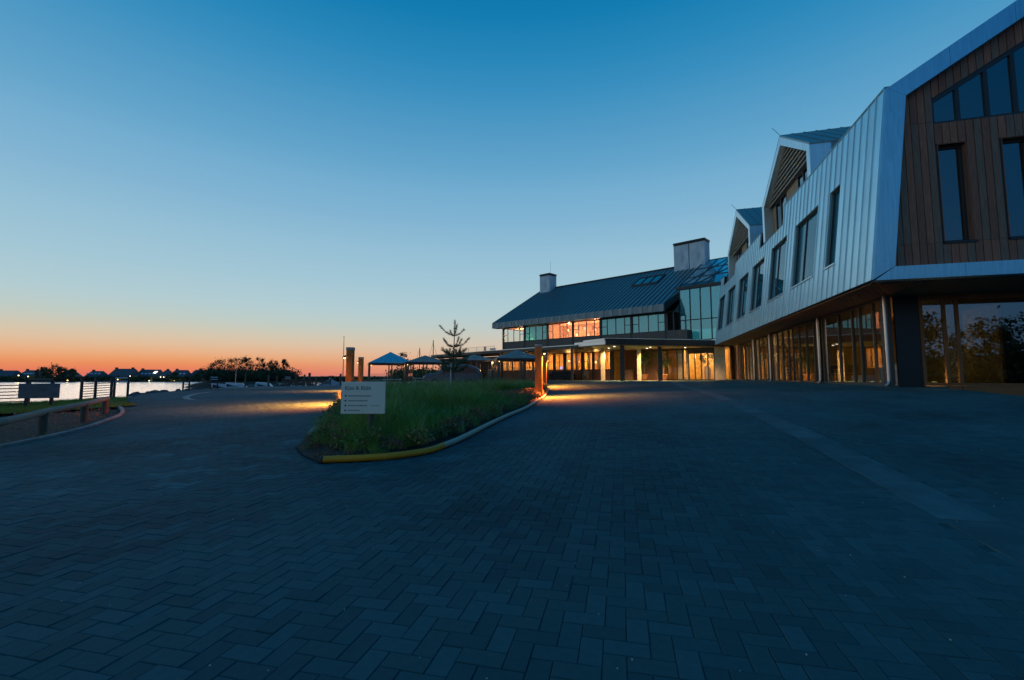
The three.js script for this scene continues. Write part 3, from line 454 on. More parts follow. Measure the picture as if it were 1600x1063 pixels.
// ───────────────────────────── timber hall ─────────────────────────────
const HALL = { x: 2.59, z: -48.2, ry: -27.64 * Math.PI / 180 };
const hallAt = (X, Z) => { const c = Math.cos(HALL.ry), s = Math.sin(HALL.ry); return [HALL.x + X * c + Z * s, HALL.z - X * s + Z * c]; };
const hall = thing('timber_hall', 'long two storey timber hall with dark seamed pitched roof and two chimneys', 'building', undefined, HALL.x, 0, HALL.z, HALL.ry);
{
  const H = hall, Y0 = 0.98, WZ = -1.0, EV = 8.0, FT = 8.72, RZ = -11, RYv = 15.0, XL = -24.75, XR = 0, bays = [-23.65, -19.75, -15.85, -11.95, -8.05, -4.15, -0.25];
  // roof with standing seams
  const rp = (X, t) => V(X + (t > 0 && X > XR - 0.01 ? 1.7 * t : 0), FT + (RYv - FT) * t, RZ * t);
  put('roof_sheet', [prism([rp(XL, 0), rp(XR, 0), rp(XR, 1), rp(XL, 1)], V(0, -0.18, 0)), prism([rp(XL, 1), rp(XR, 1), V(XR + 1.7, FT, RZ * 2), V(XL, FT, RZ * 2)], V(0, -0.18, 0))], M.roofZinc, H);
  const se = []; for (let X = XL + 0.02; X < XR + 1.6; X += 0.589) { const t0 = X > XR ? (X - XR) / 1.7 : 0; se.push(prism([V(X, FT + (RYv - FT) * t0, RZ * t0), V(X + 0.05, FT + (RYv - FT) * t0, RZ * t0), V(X + 0.05, RYv, RZ), V(X, RYv, RZ)], V(0, 0.09, 0))); }
  put('roof_seams', se, M.seamDark, H);
  put('ridge_cap', [beam(V(XL, RYv + 0.05, RZ), V(XR + 1.75, RYv + 0.05, RZ), 0.35, 0.1)], M.frameDark, H);
  put('rake_board', [prism([rp(XR, 0).add(V(0.004, 0.03, 0)), rp(XR, 1).add(V(0.004, 0.03, 0)), rp(XR, 1).add(V(0.004, -0.65, 0)), rp(XR, 0).add(V(0.004, -0.72, 0))], V(0.1, 0, 0)), prism([rp(XL, 0).add(V(0, 0.03, 0)), rp(XL, 1).add(V(0, 0.03, 0)), rp(XL, 1).add(V(0, -0.65, 0)), rp(XL, 0).add(V(0, -0.72, 0))], V(-0.1, 0, 0))], M.frameDark, H);
  const fa = node('eave_fascia', H); for (let k = 0; k < 42; k++) { const w = 24.75 / 42, a = XL + k * w; put('fascia_panel', [bb(a + 0.008, a + w - 0.008, EV, FT - 0.004, -0.04, rr(0, 0.006)), bb(a - 0.022, a + 0.022, EV, FT - 0.006, 0.004, 0.05)], k % 2 ? M.fasciaZinc : M.fasciaZincB, fa); }
  put('eave_soffit', bb(XL, XR, EV, EV + 0.04, WZ - 0.1, -0.045), M.frameDark, H);
  // chimneys and roof light
  for (const [X0, X1, Z0, Z1, yb, yt] of [[-24.1, -22.2, -11.2, -9.5, 13.2, 16.75], [-2.85, 0.85, -11.1, -9.5, 13.3, 17.3]]) {
    const c = node('chimney', H); const two = X1 - X0 > 3, xm = two ? (X0 + X1) / 2 : X1;
    put('chimney_panel', bb(X0, xm - (two ? 0.05 : 0), yb, yt, Z0, Z1), M.plaster, c); if (two) { put('chimney_panel', bb(xm + 0.05, X1, yb, yt, Z0, Z1), M.plaster, c); put('chimney_joint', bb(xm - 0.05, xm + 0.05, yb, yt, Z0 + 0.05, Z1 - 0.06), M.frameDark, c); }
    put('chimney_cap', [bb(X0 - 0.06, X1 + 0.06, yt + 0.12, yt + 0.3, Z0 - 0.06, Z1 + 0.06), bb(X0 + 0.1, X1 - 0.1, yt, yt + 0.12, Z0 + 0.1, Z1 - 0.1), bb(X0 - 0.03, X1 + 0.03, yt - 0.05, yt + 0.03, Z0 - 0.03, Z1 + 0.03)], M.frameDark, c);
  }
  put('aerial', bar(V(-22.4, 16.9, -10), V(-22.4, 19, -10), 0.015), M.frameDark, H);
  { const s = node('roof_light', H), q = (X, t, o) => V(X, FT + (RYv - FT) * t + o, RZ * t); put('roof_light_frame', [beam(q(-6.9, 0.575, 0.12), q(-3.6, 0.575, 0.12), 0.12, 0.2), beam(q(-6.9, 0.78, 0.12), q(-3.6, 0.78, 0.12), 0.12, 0.2), ...[-6.9, -5.8, -4.7, -3.6].map((X) => beam(q(X, 0.575, 0.12), q(X, 0.78, 0.12), 0.12, 0.18))], M.frameDark, s);
    for (const X of [-6.9, -5.8, -4.7]) put('pane', prism([q(X + 0.06, 0.58, 0.14), q(X + 1.04, 0.58, 0.14), q(X + 1.04, 0.775, 0.14), q(X + 0.06, 0.775, 0.14)], V(0, 0.006, 0)), M.paneDark, s); }
  // upper storey: bays between dark posts
  const sill = 6.06, head = 7.95;
  put('upper_posts', bays.map((X) => bb(X - 0.13, X + 0.13, 5.0, EV, WZ - 0.15, WZ + 0.06)), M.frameDark, H);
  const bp = []; for (let X = -23.5; X < -4.2; X += 0.15) if (!bays.some((b) => Math.abs(X + 0.06 - b) < 0.2)) bp.push(bb(X, X + 0.13, 4.7, sill - 0.03, WZ - 0.05, WZ + rr(0, 0.008)));
  put('parapet_boards', bp, M.hallBoard, H).userData.kind = 'stuff';
  put('parapet_lining', bb(-23.6, 0.6, 4.6, sill - 0.03, WZ - 0.15, WZ - 0.055), M.frameDark, H);
  for (let k = 0; k < 6; k++) {
    const a = bays[k] + 0.13, b = bays[k + 1] - 0.13, w = node('bay_window', H), xs = [a, a + 0.72, (a + b) / 2, b - 0.72, b], fr = [];
    for (const x of xs) fr.push(bb(x - 0.035, x + 0.035, sill, head, WZ - 0.08, WZ));
    fr.push(bb(a, b, head - 0.07, head, WZ - 0.078, WZ - 0.002), bb(a, b, sill - 0.03, sill + 0.05, WZ - 0.078, WZ + 0.02), bb(a, xs[1], 6.98, 7.04, WZ - 0.078, WZ - 0.002), bb(xs[3], b, 6.98, 7.04, WZ - 0.078, WZ - 0.002));
    put('window_frame', fr, M.frameDark, w);
    for (let i = 0; i < 4; i++) for (const [y0, y1] of i === 0 || i === 3 ? [[sill + 0.05, 6.98], [7.04, head - 0.07]] : [[sill + 0.05, head - 0.07]]) put('pane', bb(xs[i] + 0.035, xs[i + 1] - 0.035, y0, y1, WZ - 0.05, WZ - 0.044), k === 1 || k > 3 ? M.paneTeal : M.paneClear, w);
  }
  // balcony at the right hand end
  const ba = node('balcony', H), bl = []; for (let X = -4.05; X < 1.85; X += 0.15) bl.push(bb(X, X + 0.135, 5.1, 6.07, WZ + 0.02, WZ + rr(0.05, 0.058))); for (let Z = -1.1; Z > -2.4; Z -= 0.15) bl.push(bb(1.87, 1.9, 5.1, 6.07, Z - 0.13, Z));
  put('balcony_boards', bl, M.hallBoard, ba).userData.kind = 'stuff'; put('balcony_floor', bb(-4.05, 1.86, 5.0, 5.09, -2.45, WZ + 0.02), M.frameDark, ba);
  { const w = node('bay_window', H), fr = [bb(-0.12, 0.62, 6.06, 6.12, WZ - 0.08, WZ), bb(0.5, 0.62, 5.1, head, WZ - 0.085, WZ + 0.002)]; put('window_frame', fr, M.frameDark, w); }
  // upper storey interior: floor, ceiling, rear windows, two lit rooms
  put('upper_floor', bb(-23.6, 0.6, 5.2, 5.5, -20.8, WZ - 0.16), M.floorWood, H);
  put('upper_ceiling', bb(-23.6, 0.6, EV + 0.04, EV + 0.1, -20.8, WZ - 0.1), M.frameBrown, H);
  put('rear_posts', [...bays.map((X) => bb(X - 0.15, X + 0.15, 5, EV, -20.9, -20.7)), bb(-23.6, 0.6, 5, 6.0, -20.9, -20.72)], M.frameDark, H);
  put('partition', [bb(-19.8, -19.7, 5.5, EV, -6, -1.3), bb(-23.6, -19.75, 5.5, EV, -6.1, -6)], M.wallCream, H);
  put('coral_partition', [bb(-15.9, -15.8, 5.5, EV, -4.2, -1.3), bb(-15.8, -8.1, 5.5, EV, -4.3, -4.2), bb(-8.12, -8.02, 5.5, EV, -4.2, -1.3)], M.wallCoral, H);
  put('red_ceiling_panel', [bb(-15.8, -8.12, 7.96, 8.0, -4.2, -1.2), bb(-23.5, -19.8, 7.97, 8.0, -5.9, -1.2)], M.wallCoral, H);
  const art = node('wall_decor', H); for (let k = 0; k < 16; k++) { const X = -15.2 + rnd() * 6.8, y = 6.3 + rnd() * 1.4, r = rr(0.1, 0.3); put('disc', new THREE.CylinderGeometry(r, r, 0.04, 18).rotateX(Math.PI / 2).translate(X, y, -4.17), [M.wallCream, M.white, M.terracotta, M.corten][k % 4], art); }
  for (const [X, y, Z, k, c] of [[-21.6, 7.3, -3.5, 30, [1, 0.66, 0.42]], [-13.8, 7.2, -2.6, 9, [1, 0.62, 0.34]], [-12.2, 6.5, -2.2, 5, [1, 0.66, 0.36]], [-9.8, 7, -2.6, 11, [1, 0.46, 0.22]], [-16.6, 6.5, -1.9, 3, [1, 0.45, 0.1]], [-19.2, 6.4, -2, 3, [1, 0.55, 0.12]]]) { const l = node('pendant_lamp', H); put('lamp_globe', new THREE.SphereGeometry(0.13, 14, 10).translate(X, y, Z), c[1] < 0.5 ? M.lampRed : M.lampWarm, l); put('lamp_cord', bar(V(X, y + 0.1, Z), V(X, EV, Z), 0.007), M.frameDark, l); pointLamp(X, y, Z, k, H, c); }
  // ground floor front
  const gs = 2.15, gh = 4.2, cols = [[-24.2, -23.8], [-20, -19.6], [-16.8, -16.4], [-15, -14.65], [-13.4, -13.0], [-10.8, -10.4], [-9.25, -9.0], [-6.9, -6.5]];
  put('lower_wall', [bb(-24.2, -6.5, Y0 - 0.3, gs, WZ - 0.12, WZ), bb(-24.2, -2.4, gh, 4.7, WZ - 0.12, WZ)], M.boardB, H);
  put('lower_posts', cols.map(([a, b]) => bb(a, b, Y0 - 0.1, gh, WZ - 0.2, WZ + 0.05)), M.frameDark, H);
  for (let k = 0; k < cols.length - 1; k++) {
    const a = cols[k][1], b = cols[k + 1][0], w = node('lower_window', H), n = Math.max(2, Math.round((b - a) / 0.75)), fr = [];
    for (let i = 0; i <= n; i++) { const x = a + (b - a) * i / n; fr.push(bb(x - 0.03, x + 0.03, gs, gh, WZ - 0.1, WZ - 0.02)); }
    fr.push(bb(a, b, gs, gs + 0.06, WZ - 0.098, WZ - 0.018), bb(a, b, gh - 0.06, gh, WZ - 0.098, WZ - 0.018), bb(a, a + (b - a) / n, 3.1, 3.15, WZ - 0.098, WZ - 0.018));
    put('window_frame', fr, M.frameBrown, w);
    for (let i = 0; i < n; i++) put('pane', bb(a + (b - a) * i / n + 0.03, a + (b - a) * (i + 1) / n - 0.03, gs + 0.06, gh - 0.06, WZ - 0.06, WZ - 0.054), M.paneClear, w);
  }
  put('lower_room_floor', bb(-24.2, 0, Y0 - 0.1, Y0, -8, WZ - 0.2), M.floorWood, H);
  put('lower_room_wall', [bb(-24.2, -0.5, Y0, 4.6, -5.1, -5), bb(-24.3, -24.2, Y0, 4.6, -5, WZ - 0.2), bb(-11.2, -11.1, Y0, 4.6, -5, WZ - 0.3), bb(-6.5, -6.4, Y0, 4.6, -5, WZ - 0.2)], M.wallAmber, H);
  put('lower_ceiling', bb(-24.2, 0, 4.62, 4.7, -8, WZ - 0.12), M.slatWood, H);
  put('curtains', [-23.4, -20.6, -17.4, -12.6, -11.9, -10.2, -8.8, -7.1].map((X) => bb(X, X + 0.42, Y0, 4.3, WZ - 0.55, WZ - 0.4)), M.curtain, H);
  put('red_panel', [bb(-8.6, -7.6, Y0, 4.3, -3.6, -3.5)], M.wallCoral, H);
  for (const [X, y, Z, k] of [[-22.2, 3.4, -3, 10], [-18.2, 3.4, -3, 11], [-14, 3.3, -3, 8], [-12.3, 3.2, -2.6, 9], [-9.7, 3.1, -2.4, 11], [-7.6, 3.3, -2.4, 8]]) { const l = node('pendant_lamp', H); put('lamp_globe', new THREE.SphereGeometry(0.13, 14, 10).translate(X, y, Z), M.lampWarm, l); put('lamp_cord', bar(V(X, y + 0.1, Z), V(X, 4.62, Z), 0.007), M.frameDark, l); pointLamp(X, y, Z, k, H); }
  { const s = node('bar_screen', H); put('screen_face', [bb(-14.5, -13.98, 2.3, 2.62, -1.62, -1.6), bb(-13.9, -13.5, 2.28, 2.66, -1.62, -1.6)], M.screenBlue, s); }
  // boarded wall by the entrance and hall end wall
  const eb = node('entrance_boards', H); for (let X = -6.45; X < -2.45; X += 0.2) put('board', bb(X, X + 0.188, Y0, 4.4, -3.62, -3.58 + rr(0, 0.006)), X < -4.4 ? M.boardB : M.boardC, eb);
  put('entrance_boards_lining', bb(-6.5, -2.4, Y0, 4.6, -3.8, -3.63), M.frameDark, H);
  put('end_wall', [prism([V(0.62, 8.0, -1), V(0.62, 8.0, -20.8), V(0.62, 14.2, -11)], V(-0.1, 0, 0)), prism([V(-24.2, 8.0, -1), V(-24.2, 8.0, -20.8), V(-24.2, 14.2, -11)], V(0.1, 0, 0))], M.frameDark, H);
}
// glazed link between hall and wing
const atr = thing('glass_atrium', 'tall teal glass link with glazed roof between hall and zinc wing', 'atrium', undefined, HALL.x, 0, HALL.z, HALL.ry);
{
  const Z = -2.5, X0 = 0.62, X1 = 4.9, yb = 5.1, yt = 10.4, xs = [0.62, 1.7, 2.75, 3.8, 4.85], fr = [];
  for (const x of xs) fr.push(bb(x - 0.045, x + 0.045, yb, yt, Z - 0.12, Z));
  fr.push(bb(X0, X1, 7.15, 7.23, Z - 0.118, Z - 0.002), bb(X0 - 0.3, X1 + 0.1, yt, yt + 0.32, Z - 0.2, Z + 0.15), bb(X0, X1, yb - 0.05, yb + 0.04, Z - 0.118, Z - 0.002));
  put('wall_frame', fr, M.frameDark, atr);
  for (let k = 0; k < 4; k++) for (const [y0, y1] of [[yb + 0.04, 7.15], [7.23, yt]]) put('pane', bb(xs[k] + 0.045, xs[k + 1] - 0.045, y0, y1, Z - 0.07, Z - 0.064), M.paneTeal, atr);
  const q = (X, t) => V(X, yt + 0.3 + 4.4 * t, Z - 0.2 - 8 * t), rf = [];
  for (const X of [0.4, 1.9, 3.4, 4.9, 6.4]) rf.push(beam(q(X, 0), q(X, 1), 0.09, 0.14)); for (const t of [0, 0.33, 0.66, 1]) rf.push(beam(q(0.4, t), q(6.4, t), 0.08, 0.13)); rf.push(beam(q(0.4, 0), q(3.4, 1), 0.07, 0.12), beam(q(1.9, 0), q(6.4, 1), 0.07, 0.12));
  put('roof_frame', rf, M.frameDark, atr);
  for (let k = 0; k < 4; k++) { const a = 0.4 + k * 1.5; for (let r = 0; r < 3; r++) put('pane', prism([q(a + 0.05, r * 0.333 + 0.012), q(a + 1.45, r * 0.333 + 0.012), q(a + 1.45, r * 0.333 + 0.32), q(a + 0.05, r * 0.333 + 0.32)], V(0, 0.006, 0)), M.paneTeal, atr); }
  // entrance doors and glass screens below
  const EZ = -3.55, Y0 = 1.02, es = [-2.35, -1.35, -0.3, 0.35, 0.95, 1.6, 2.25, 2.9, 3.55], ef = [];
  for (const [i, x] of es.entries()) ef.push(bb(x - (i === 3 || i === 4 ? 0.09 : 0.045), x + 0.045, Y0, 4.3, EZ - 0.12, EZ));
  ef.push(bb(-2.35, 3.6, Y0, Y0 + 0.08, EZ - 0.118, EZ - 0.002), bb(-2.35, 3.6, 4.18, 4.3, EZ - 0.118, EZ - 0.002), bb(0.95, 3.55, 3.75, 4.18, EZ - 0.11, EZ - 0.01));
  put('entrance_frame', ef, M.frameDark, atr);
  for (let k = 0; k < es.length - 1; k++) put('entrance_pane', bb(es[k] + 0.045, es[k + 1] - 0.05, Y0 + 0.08, k > 3 ? 3.75 : 4.18, EZ - 0.06, EZ - 0.054), M.paneClear, atr);
  put('entrance_side_wall', [bb(3.6, 4.6, Y0, 4.3, EZ - 0.12, EZ)], M.wallCream, atr);
  put('lobby_floor', bb(-2.4, 5, Y0 - 0.1, Y0 + 0.005, -9.5, EZ - 0.13), M.floorWood, atr);
  put('lobby_wall', [bb(-2.4, 5, Y0, 4.3, -7.1, -7), bb(-2.5, -2.4, Y0, 4.3, -7, EZ - 0.13), bb(5, 5.1, Y0, 4.3, -7, EZ - 0.13)], M.wallAmber, atr); put('lobby_curtain', [bb(-0.35, 0.3, Y0, 4.2, EZ - 0.5, EZ - 0.3), bb(0.5, 0.8, Y0, 4.2, EZ - 0.6, EZ - 0.4)], M.wallCream, atr);
  put('lobby_ceiling', bb(-2.4, 5, 4.31, 4.4, -9.5, EZ - 0.13), M.slatWood, atr);
  for (const [X, y, Zl, k] of [[-1.2, 3.4, -5.2, 12], [2.2, 3.5, -5.2, 13]]) { const l = node('pendant_lamp', atr); put('lamp_globe', new THREE.SphereGeometry(0.12, 14, 10).translate(X, y, Zl), M.lampWarm, l); put('lamp_cord', bar(V(X, y + 0.1, Zl), V(X, 4.31, Zl), 0.007), M.frameDark, l); pointLamp(X, y, Zl, k, atr, [1, 0.66, 0.3]); }
}
// canopy over the entrance
const canopy = thing('entrance_canopy', 'flat dark canopy with warm timber soffit over the entrance', 'canopy');
{
  const pl = (pts, y0, y1) => { const s = new THREE.Shape(pts.map(([x, z]) => new THREE.Vector2(x, -z))), g = new THREE.ExtrudeGeometry(s, { depth: y1 - y0, bevelEnabled: false }); g.rotateX(-Math.PI / 2); g.translate(0, y0, 0); return g; };
  const A = [-2.87, -43.35], B = [7.3, -48.35], C2 = [8.6, -48.9], D2 = hallAt(4.6, -3.45), E2 = hallAt(-6.4, -0.9), F2 = [-6.2, -46.6];
  put('canopy_slab', [pl([A, B, C2, D2, E2, F2], 4.38, 4.93)], M.frameDark, canopy);
  put('canopy_coping', [pl([[A[0] - 0.06, A[1] + 0.05], [B[0], B[1] + 0.06], [B[0] - 0.1, B[1] - 0.25], [A[0] + 0.05, A[1] - 0.3]], 4.935, 4.99)], M.zincEdge, canopy);
  put('canopy_soffit', [pl([[A[0] + 0.12, A[1] - 0.15], [B[0] - 0.1, B[1] - 0.12], [C2[0] - 0.2, C2[1] - 0.1], [D2[0], D2[1] + 0.05], [E2[0], E2[1] + 0.05], [F2[0] + 0.2, F2[1] - 0.15]], 4.31, 4.376)], M.soffitWood, canopy);
  put('side_fascia', [beam(V(A[0] - 0.05, 4.6, A[1] - 0.03), V(F2[0] - 0.05, 4.6, F2[1] - 0.03), 0.08, 0.42), beam(V(A[0] - 0.1, 4.85, A[1] + 0.02), V(-5.2, 4.85, -45.6), 0.14, 0.2)], M.zincEdge, canopy);
  for (const [x, z, m] of [[-1.46, -44.61, M.postDark], [2.05, -46.84, M.postDark], [-3.55, -48.3, M.wallCream], [0.08, -49.7, M.wallCream]]) put('post', [rb(0.4, 4.31 - level(x, z) + 0.05, 0.4, 0.01, x, (4.31 + level(x, z) - 0.05) / 2, z)], m, canopy);
  for (const [x, z] of [[-2.2, -45.2], [1.2, -47.3], [-2.9, -47.8], [0.9, -49], [4.6, -48.9]]) { const l = node('downlight', canopy); put('lamp_disc', cyl(0.09, 0.09, 0.03, x, 4.27, z), M.lampWhite, l); const s = new THREE.SpotLight(new THREE.Color().setRGB(1, 0.52, 0.2), 150, 0, 1.15, 0.8, 2); s.position.set(x, 4.24, z); s.target.position.set(x, 0, z); s.castShadow = true; canopy.add(s, s.target); }
}
// low veranda roof in front of the hall
const ver = thing('veranda_roof', 'low flat roof with pale metal edge running along the hall', 'roof');
{
  const pts = [[-5.9, -46.1], [-19.4, -54.7], [-30, -62.6], hallAt(-38, -1), hallAt(-24, -1.1), hallAt(-6.4, -0.95)], s = new THREE.Shape(pts.map(([x, z]) => new THREE.Vector2(x, -z))), g = new THREE.ExtrudeGeometry(s, { depth: 0.3, bevelEnabled: false }); g.rotateX(-Math.PI / 2); g.translate(0, 4.24, 0);
  put('roof_slab', [g], M.frameBrown, ver);
  put('metal_edge', [beam(V(-5.9, 4.57, -46.05), V(-19.4, 4.57, -54.65), 0.14, 0.07), beam(V(-19.4, 4.57, -54.65), V(-30, 4.57, -62.55), 0.14, 0.07)], M.zincEdge, ver);
  const [wx, wz] = hallAt(-31, -1.5); put('rear_wall', [bx(13.4, 3.4, 0.2, wx, 2.5, wz, HALL.ry)], M.brick, ver);
  for (const t of [0.02, 0.25, 0.5, 0.75, 1]) { const x = -6.3 - 13.2 * t, z = -46.6 - 8.4 * t; put('post', [rb(0.22, 4.24 - level(x, z), 0.22, 0.01, x, (4.24 + level(x, z)) / 2, z)], M.frameBrown, ver); }
  const gl = [], gp = []; for (let k = 0; k < 6; k++) { const [x, z] = hallAt(-24.6 - k * 1.9, -0.2 - 0.1 * k), [x2, z2] = hallAt(-24.6 - (k + 1) * 1.9, -0.3 - 0.1 * k); gl.push(beam(V(x, 5.1, z), V(x2, 5.1, z2), 0.012, 0.9)); gp.push(beam(V(x, 4.54, z), V(x, 5.6, z), 0.05, 0.05, V(1, 0, 0)), beam(V(x, 5.6, z), V(x2, 5.6, z2), 0.05, 0.04)); }
  put('terrace_glass', gl, M.paneClear, ver); put('terrace_rail', gp, M.steel, ver);
}
for (const [X, Z, n] of [[-26.4, -1.4, 'pale'], [-28.2, -1.6, 'grey']]) { // terrace seats above the veranda
  const [x, z] = hallAt(X, Z), t = thing('terrace_seat', n === 'pale' ? 'white lounge seat on the roof terrace next to the hall gable' : 'slim high backed chair on the roof terrace farther from the hall', 'seat', 'seats on the roof terrace', x, 4.55, z, HALL.ry);
  put('seat', n === 'pale' ? rb(1.2, 0.35, 0.7, 0.05, 0, 0.3, 0) : rb(0.5, 0.06, 0.5, 0.02, 0, 0.45, 0), M.white, t); put('backrest', n === 'pale' ? rb(1.2, 0.5, 0.15, 0.04, 0, 0.65, -0.3) : rb(0.48, 0.7, 0.05, 0.02, 0, 0.85, -0.24), n === 'pale' ? M.white : M.frameDark, t); for (const a of [-0.2, 0.2]) for (const b of [-0.2, 0.2]) put('leg', cyl(0.02, 0.02, 0.42, a, 0, b, 6), M.steel, t);
}
console.log('buildings done');

// ───────────────────────────── planted island ─────────────────────────────
const isle = new THREE.Group(); isle.name = 'planted_island'; scene.add(isle); struct(isle, 'wedge shaped planted island between the two lanes', 'planting bed');
const bedOut = island.map(([x, z], i) => { const [ax, az] = island[(i + island.length - 1) % island.length], [cx, cz] = island[(i + 1) % island.length], L = Math.hypot(cx - ax, cz - az); return [x + (-(cz - az) / L) * 0.07 * (i > 0 && i < 11 ? 0.4 : 1), z + ((cx - ax) / L) * 0.07 * (i > 0 && i < 11 ? 0.4 : 1)]; });
put('bed_soil', sheet(bedOut, [], (x, z) => { let d = 9; for (let i = 0; i < island.length; i++) { const [ax, az] = island[i], [cx, cz] = island[(i + 1) % island.length], dx = cx - ax, dz = cz - az, t = Math.min(1, Math.max(0, ((x - ax) * dx + (z - az) * dz) / (dx * dx + dz * dz))); d = Math.min(d, Math.hypot(x - ax - dx * t, z - az - dz * t)); } return inside(island, x, z) ? 0.02 + 0.17 * sstep(0, 1.2, d) : 0.03; }, 0.5), M.soil, isle);
kerbRun(islandL.slice(2), 0.16, 0.2, 0.09, 'kerb_stone', M.kerb, isle);
kerbRun([[-19.6, -28.46], [-19.2, -30.4], [-7.4, -34.9], [-6.47, -33.7]], 0.16, 0.2, 0.09, 'kerb_stone', M.kerb, isle);
{
  const e = thing('edging_pipe', 'round yellow and pale pipe edging the driveway side of the island', 'edging');
  const c = new THREE.CatmullRomCurve3(islandR.map(([x, z]) => V(x, level(x, z) + 0.052, z)), false, 'centripetal'), all = c.getSpacedPoints(160);
  const cut = all.findIndex((p) => p.z < -7.05);
  put('yellow_length', new THREE.TubeGeometry(new THREE.CatmullRomCurve3(all.slice(0, cut + 1)), 60, 0.05, 12), M.yellowPipe, e).userData.label = 'bright yellow near length of pipe';
  put('pale_length', new THREE.TubeGeometry(new THREE.CatmullRomCurve3(all.slice(cut)), 240, 0.048, 10), M.palePipe, e);
  put('pipe_end', [new THREE.TorusGeometry(0.04, 0.014, 6, 12).translate(0, 0, 0).rotateY(1.1).translate(all[0].x - 0.01, all[0].y, all[0].z)], M.frameBrown, e);
}
const edgeDist = (x, z) => { let d = 99; for (let i = 0; i < island.length; i++) { const [ax, az] = island[i], [cx, cz] = island[(i + 1) % island.length], dx = cx - ax, dz = cz - az, t = Math.min(1, Math.max(0, ((x - ax) * dx + (z - az) * dz) / (dx * dx + dz * dz))); d = Math.min(d, Math.hypot(x - ax - dx * t, z - az - dz * t)); } return d; };
function blades(n, spread, hMin, hMax, wid, lean, seg = 3) {     // a tuft: tapered, bending blades
  const pos = [];
  for (let i = 0; i < n; i++) {
    const a = rnd() * 6.283, r = Math.sqrt(rnd()) * spread, h = rr(hMin, hMax), w = wid * rr(0.7, 1.3), b = rnd() * 6.283, l = lean * rr(0.3, 1.2) * h, ox = Math.cos(a) * r, oz = Math.sin(a) * r, px = -Math.sin(b) * w, pz = Math.cos(b) * w, P = [];
    for (let s = 0; s <= seg; s++) { const t = s / seg, k = 1 - t * 0.9, x = ox + Math.cos(b) * l * t * t, z = oz + Math.sin(b) * l * t * t, y = h * (t - 0.18 * lean * t * t); P.push([V(x - px * k, y, z - pz * k), V(x + px * k, y, z + pz * k)]); }
    for (let s = 0; s < seg; s++) pos.push(P[s][0], P[s][1], P[s + 1][1], P[s][0], P[s + 1][1], P[s + 1][0]);
  }
  const g = new THREE.BufferGeometry().setFromPoints(pos); g.computeVertexNormals(); return g;
}
function scatter(name, geo, mat, spots, parent, label, cat) {
  const m = new THREE.InstancedMesh(geo, mat, spots.length), q = new THREE.Quaternion(), mm = new THREE.Matrix4(), col = new THREE.Color(); m.name = name; m.castShadow = m.receiveShadow = true;
  spots.forEach(([x, y, z, s, c, sy], i) => { q.setFromAxisAngle(V(0, 1, 0), rnd() * 6.283); m.setMatrixAt(i, mm.compose(V(x, y, z), q, V(s, sy ?? s, s))); m.setColorAt(i, col.setRGB(...(c ?? [1, 1, 1]))); });
  m.userData.kind = 'stuff'; if (label) tag(m, label, cat, undefined, 'stuff'); (parent ?? scene).add(m); return m;
}
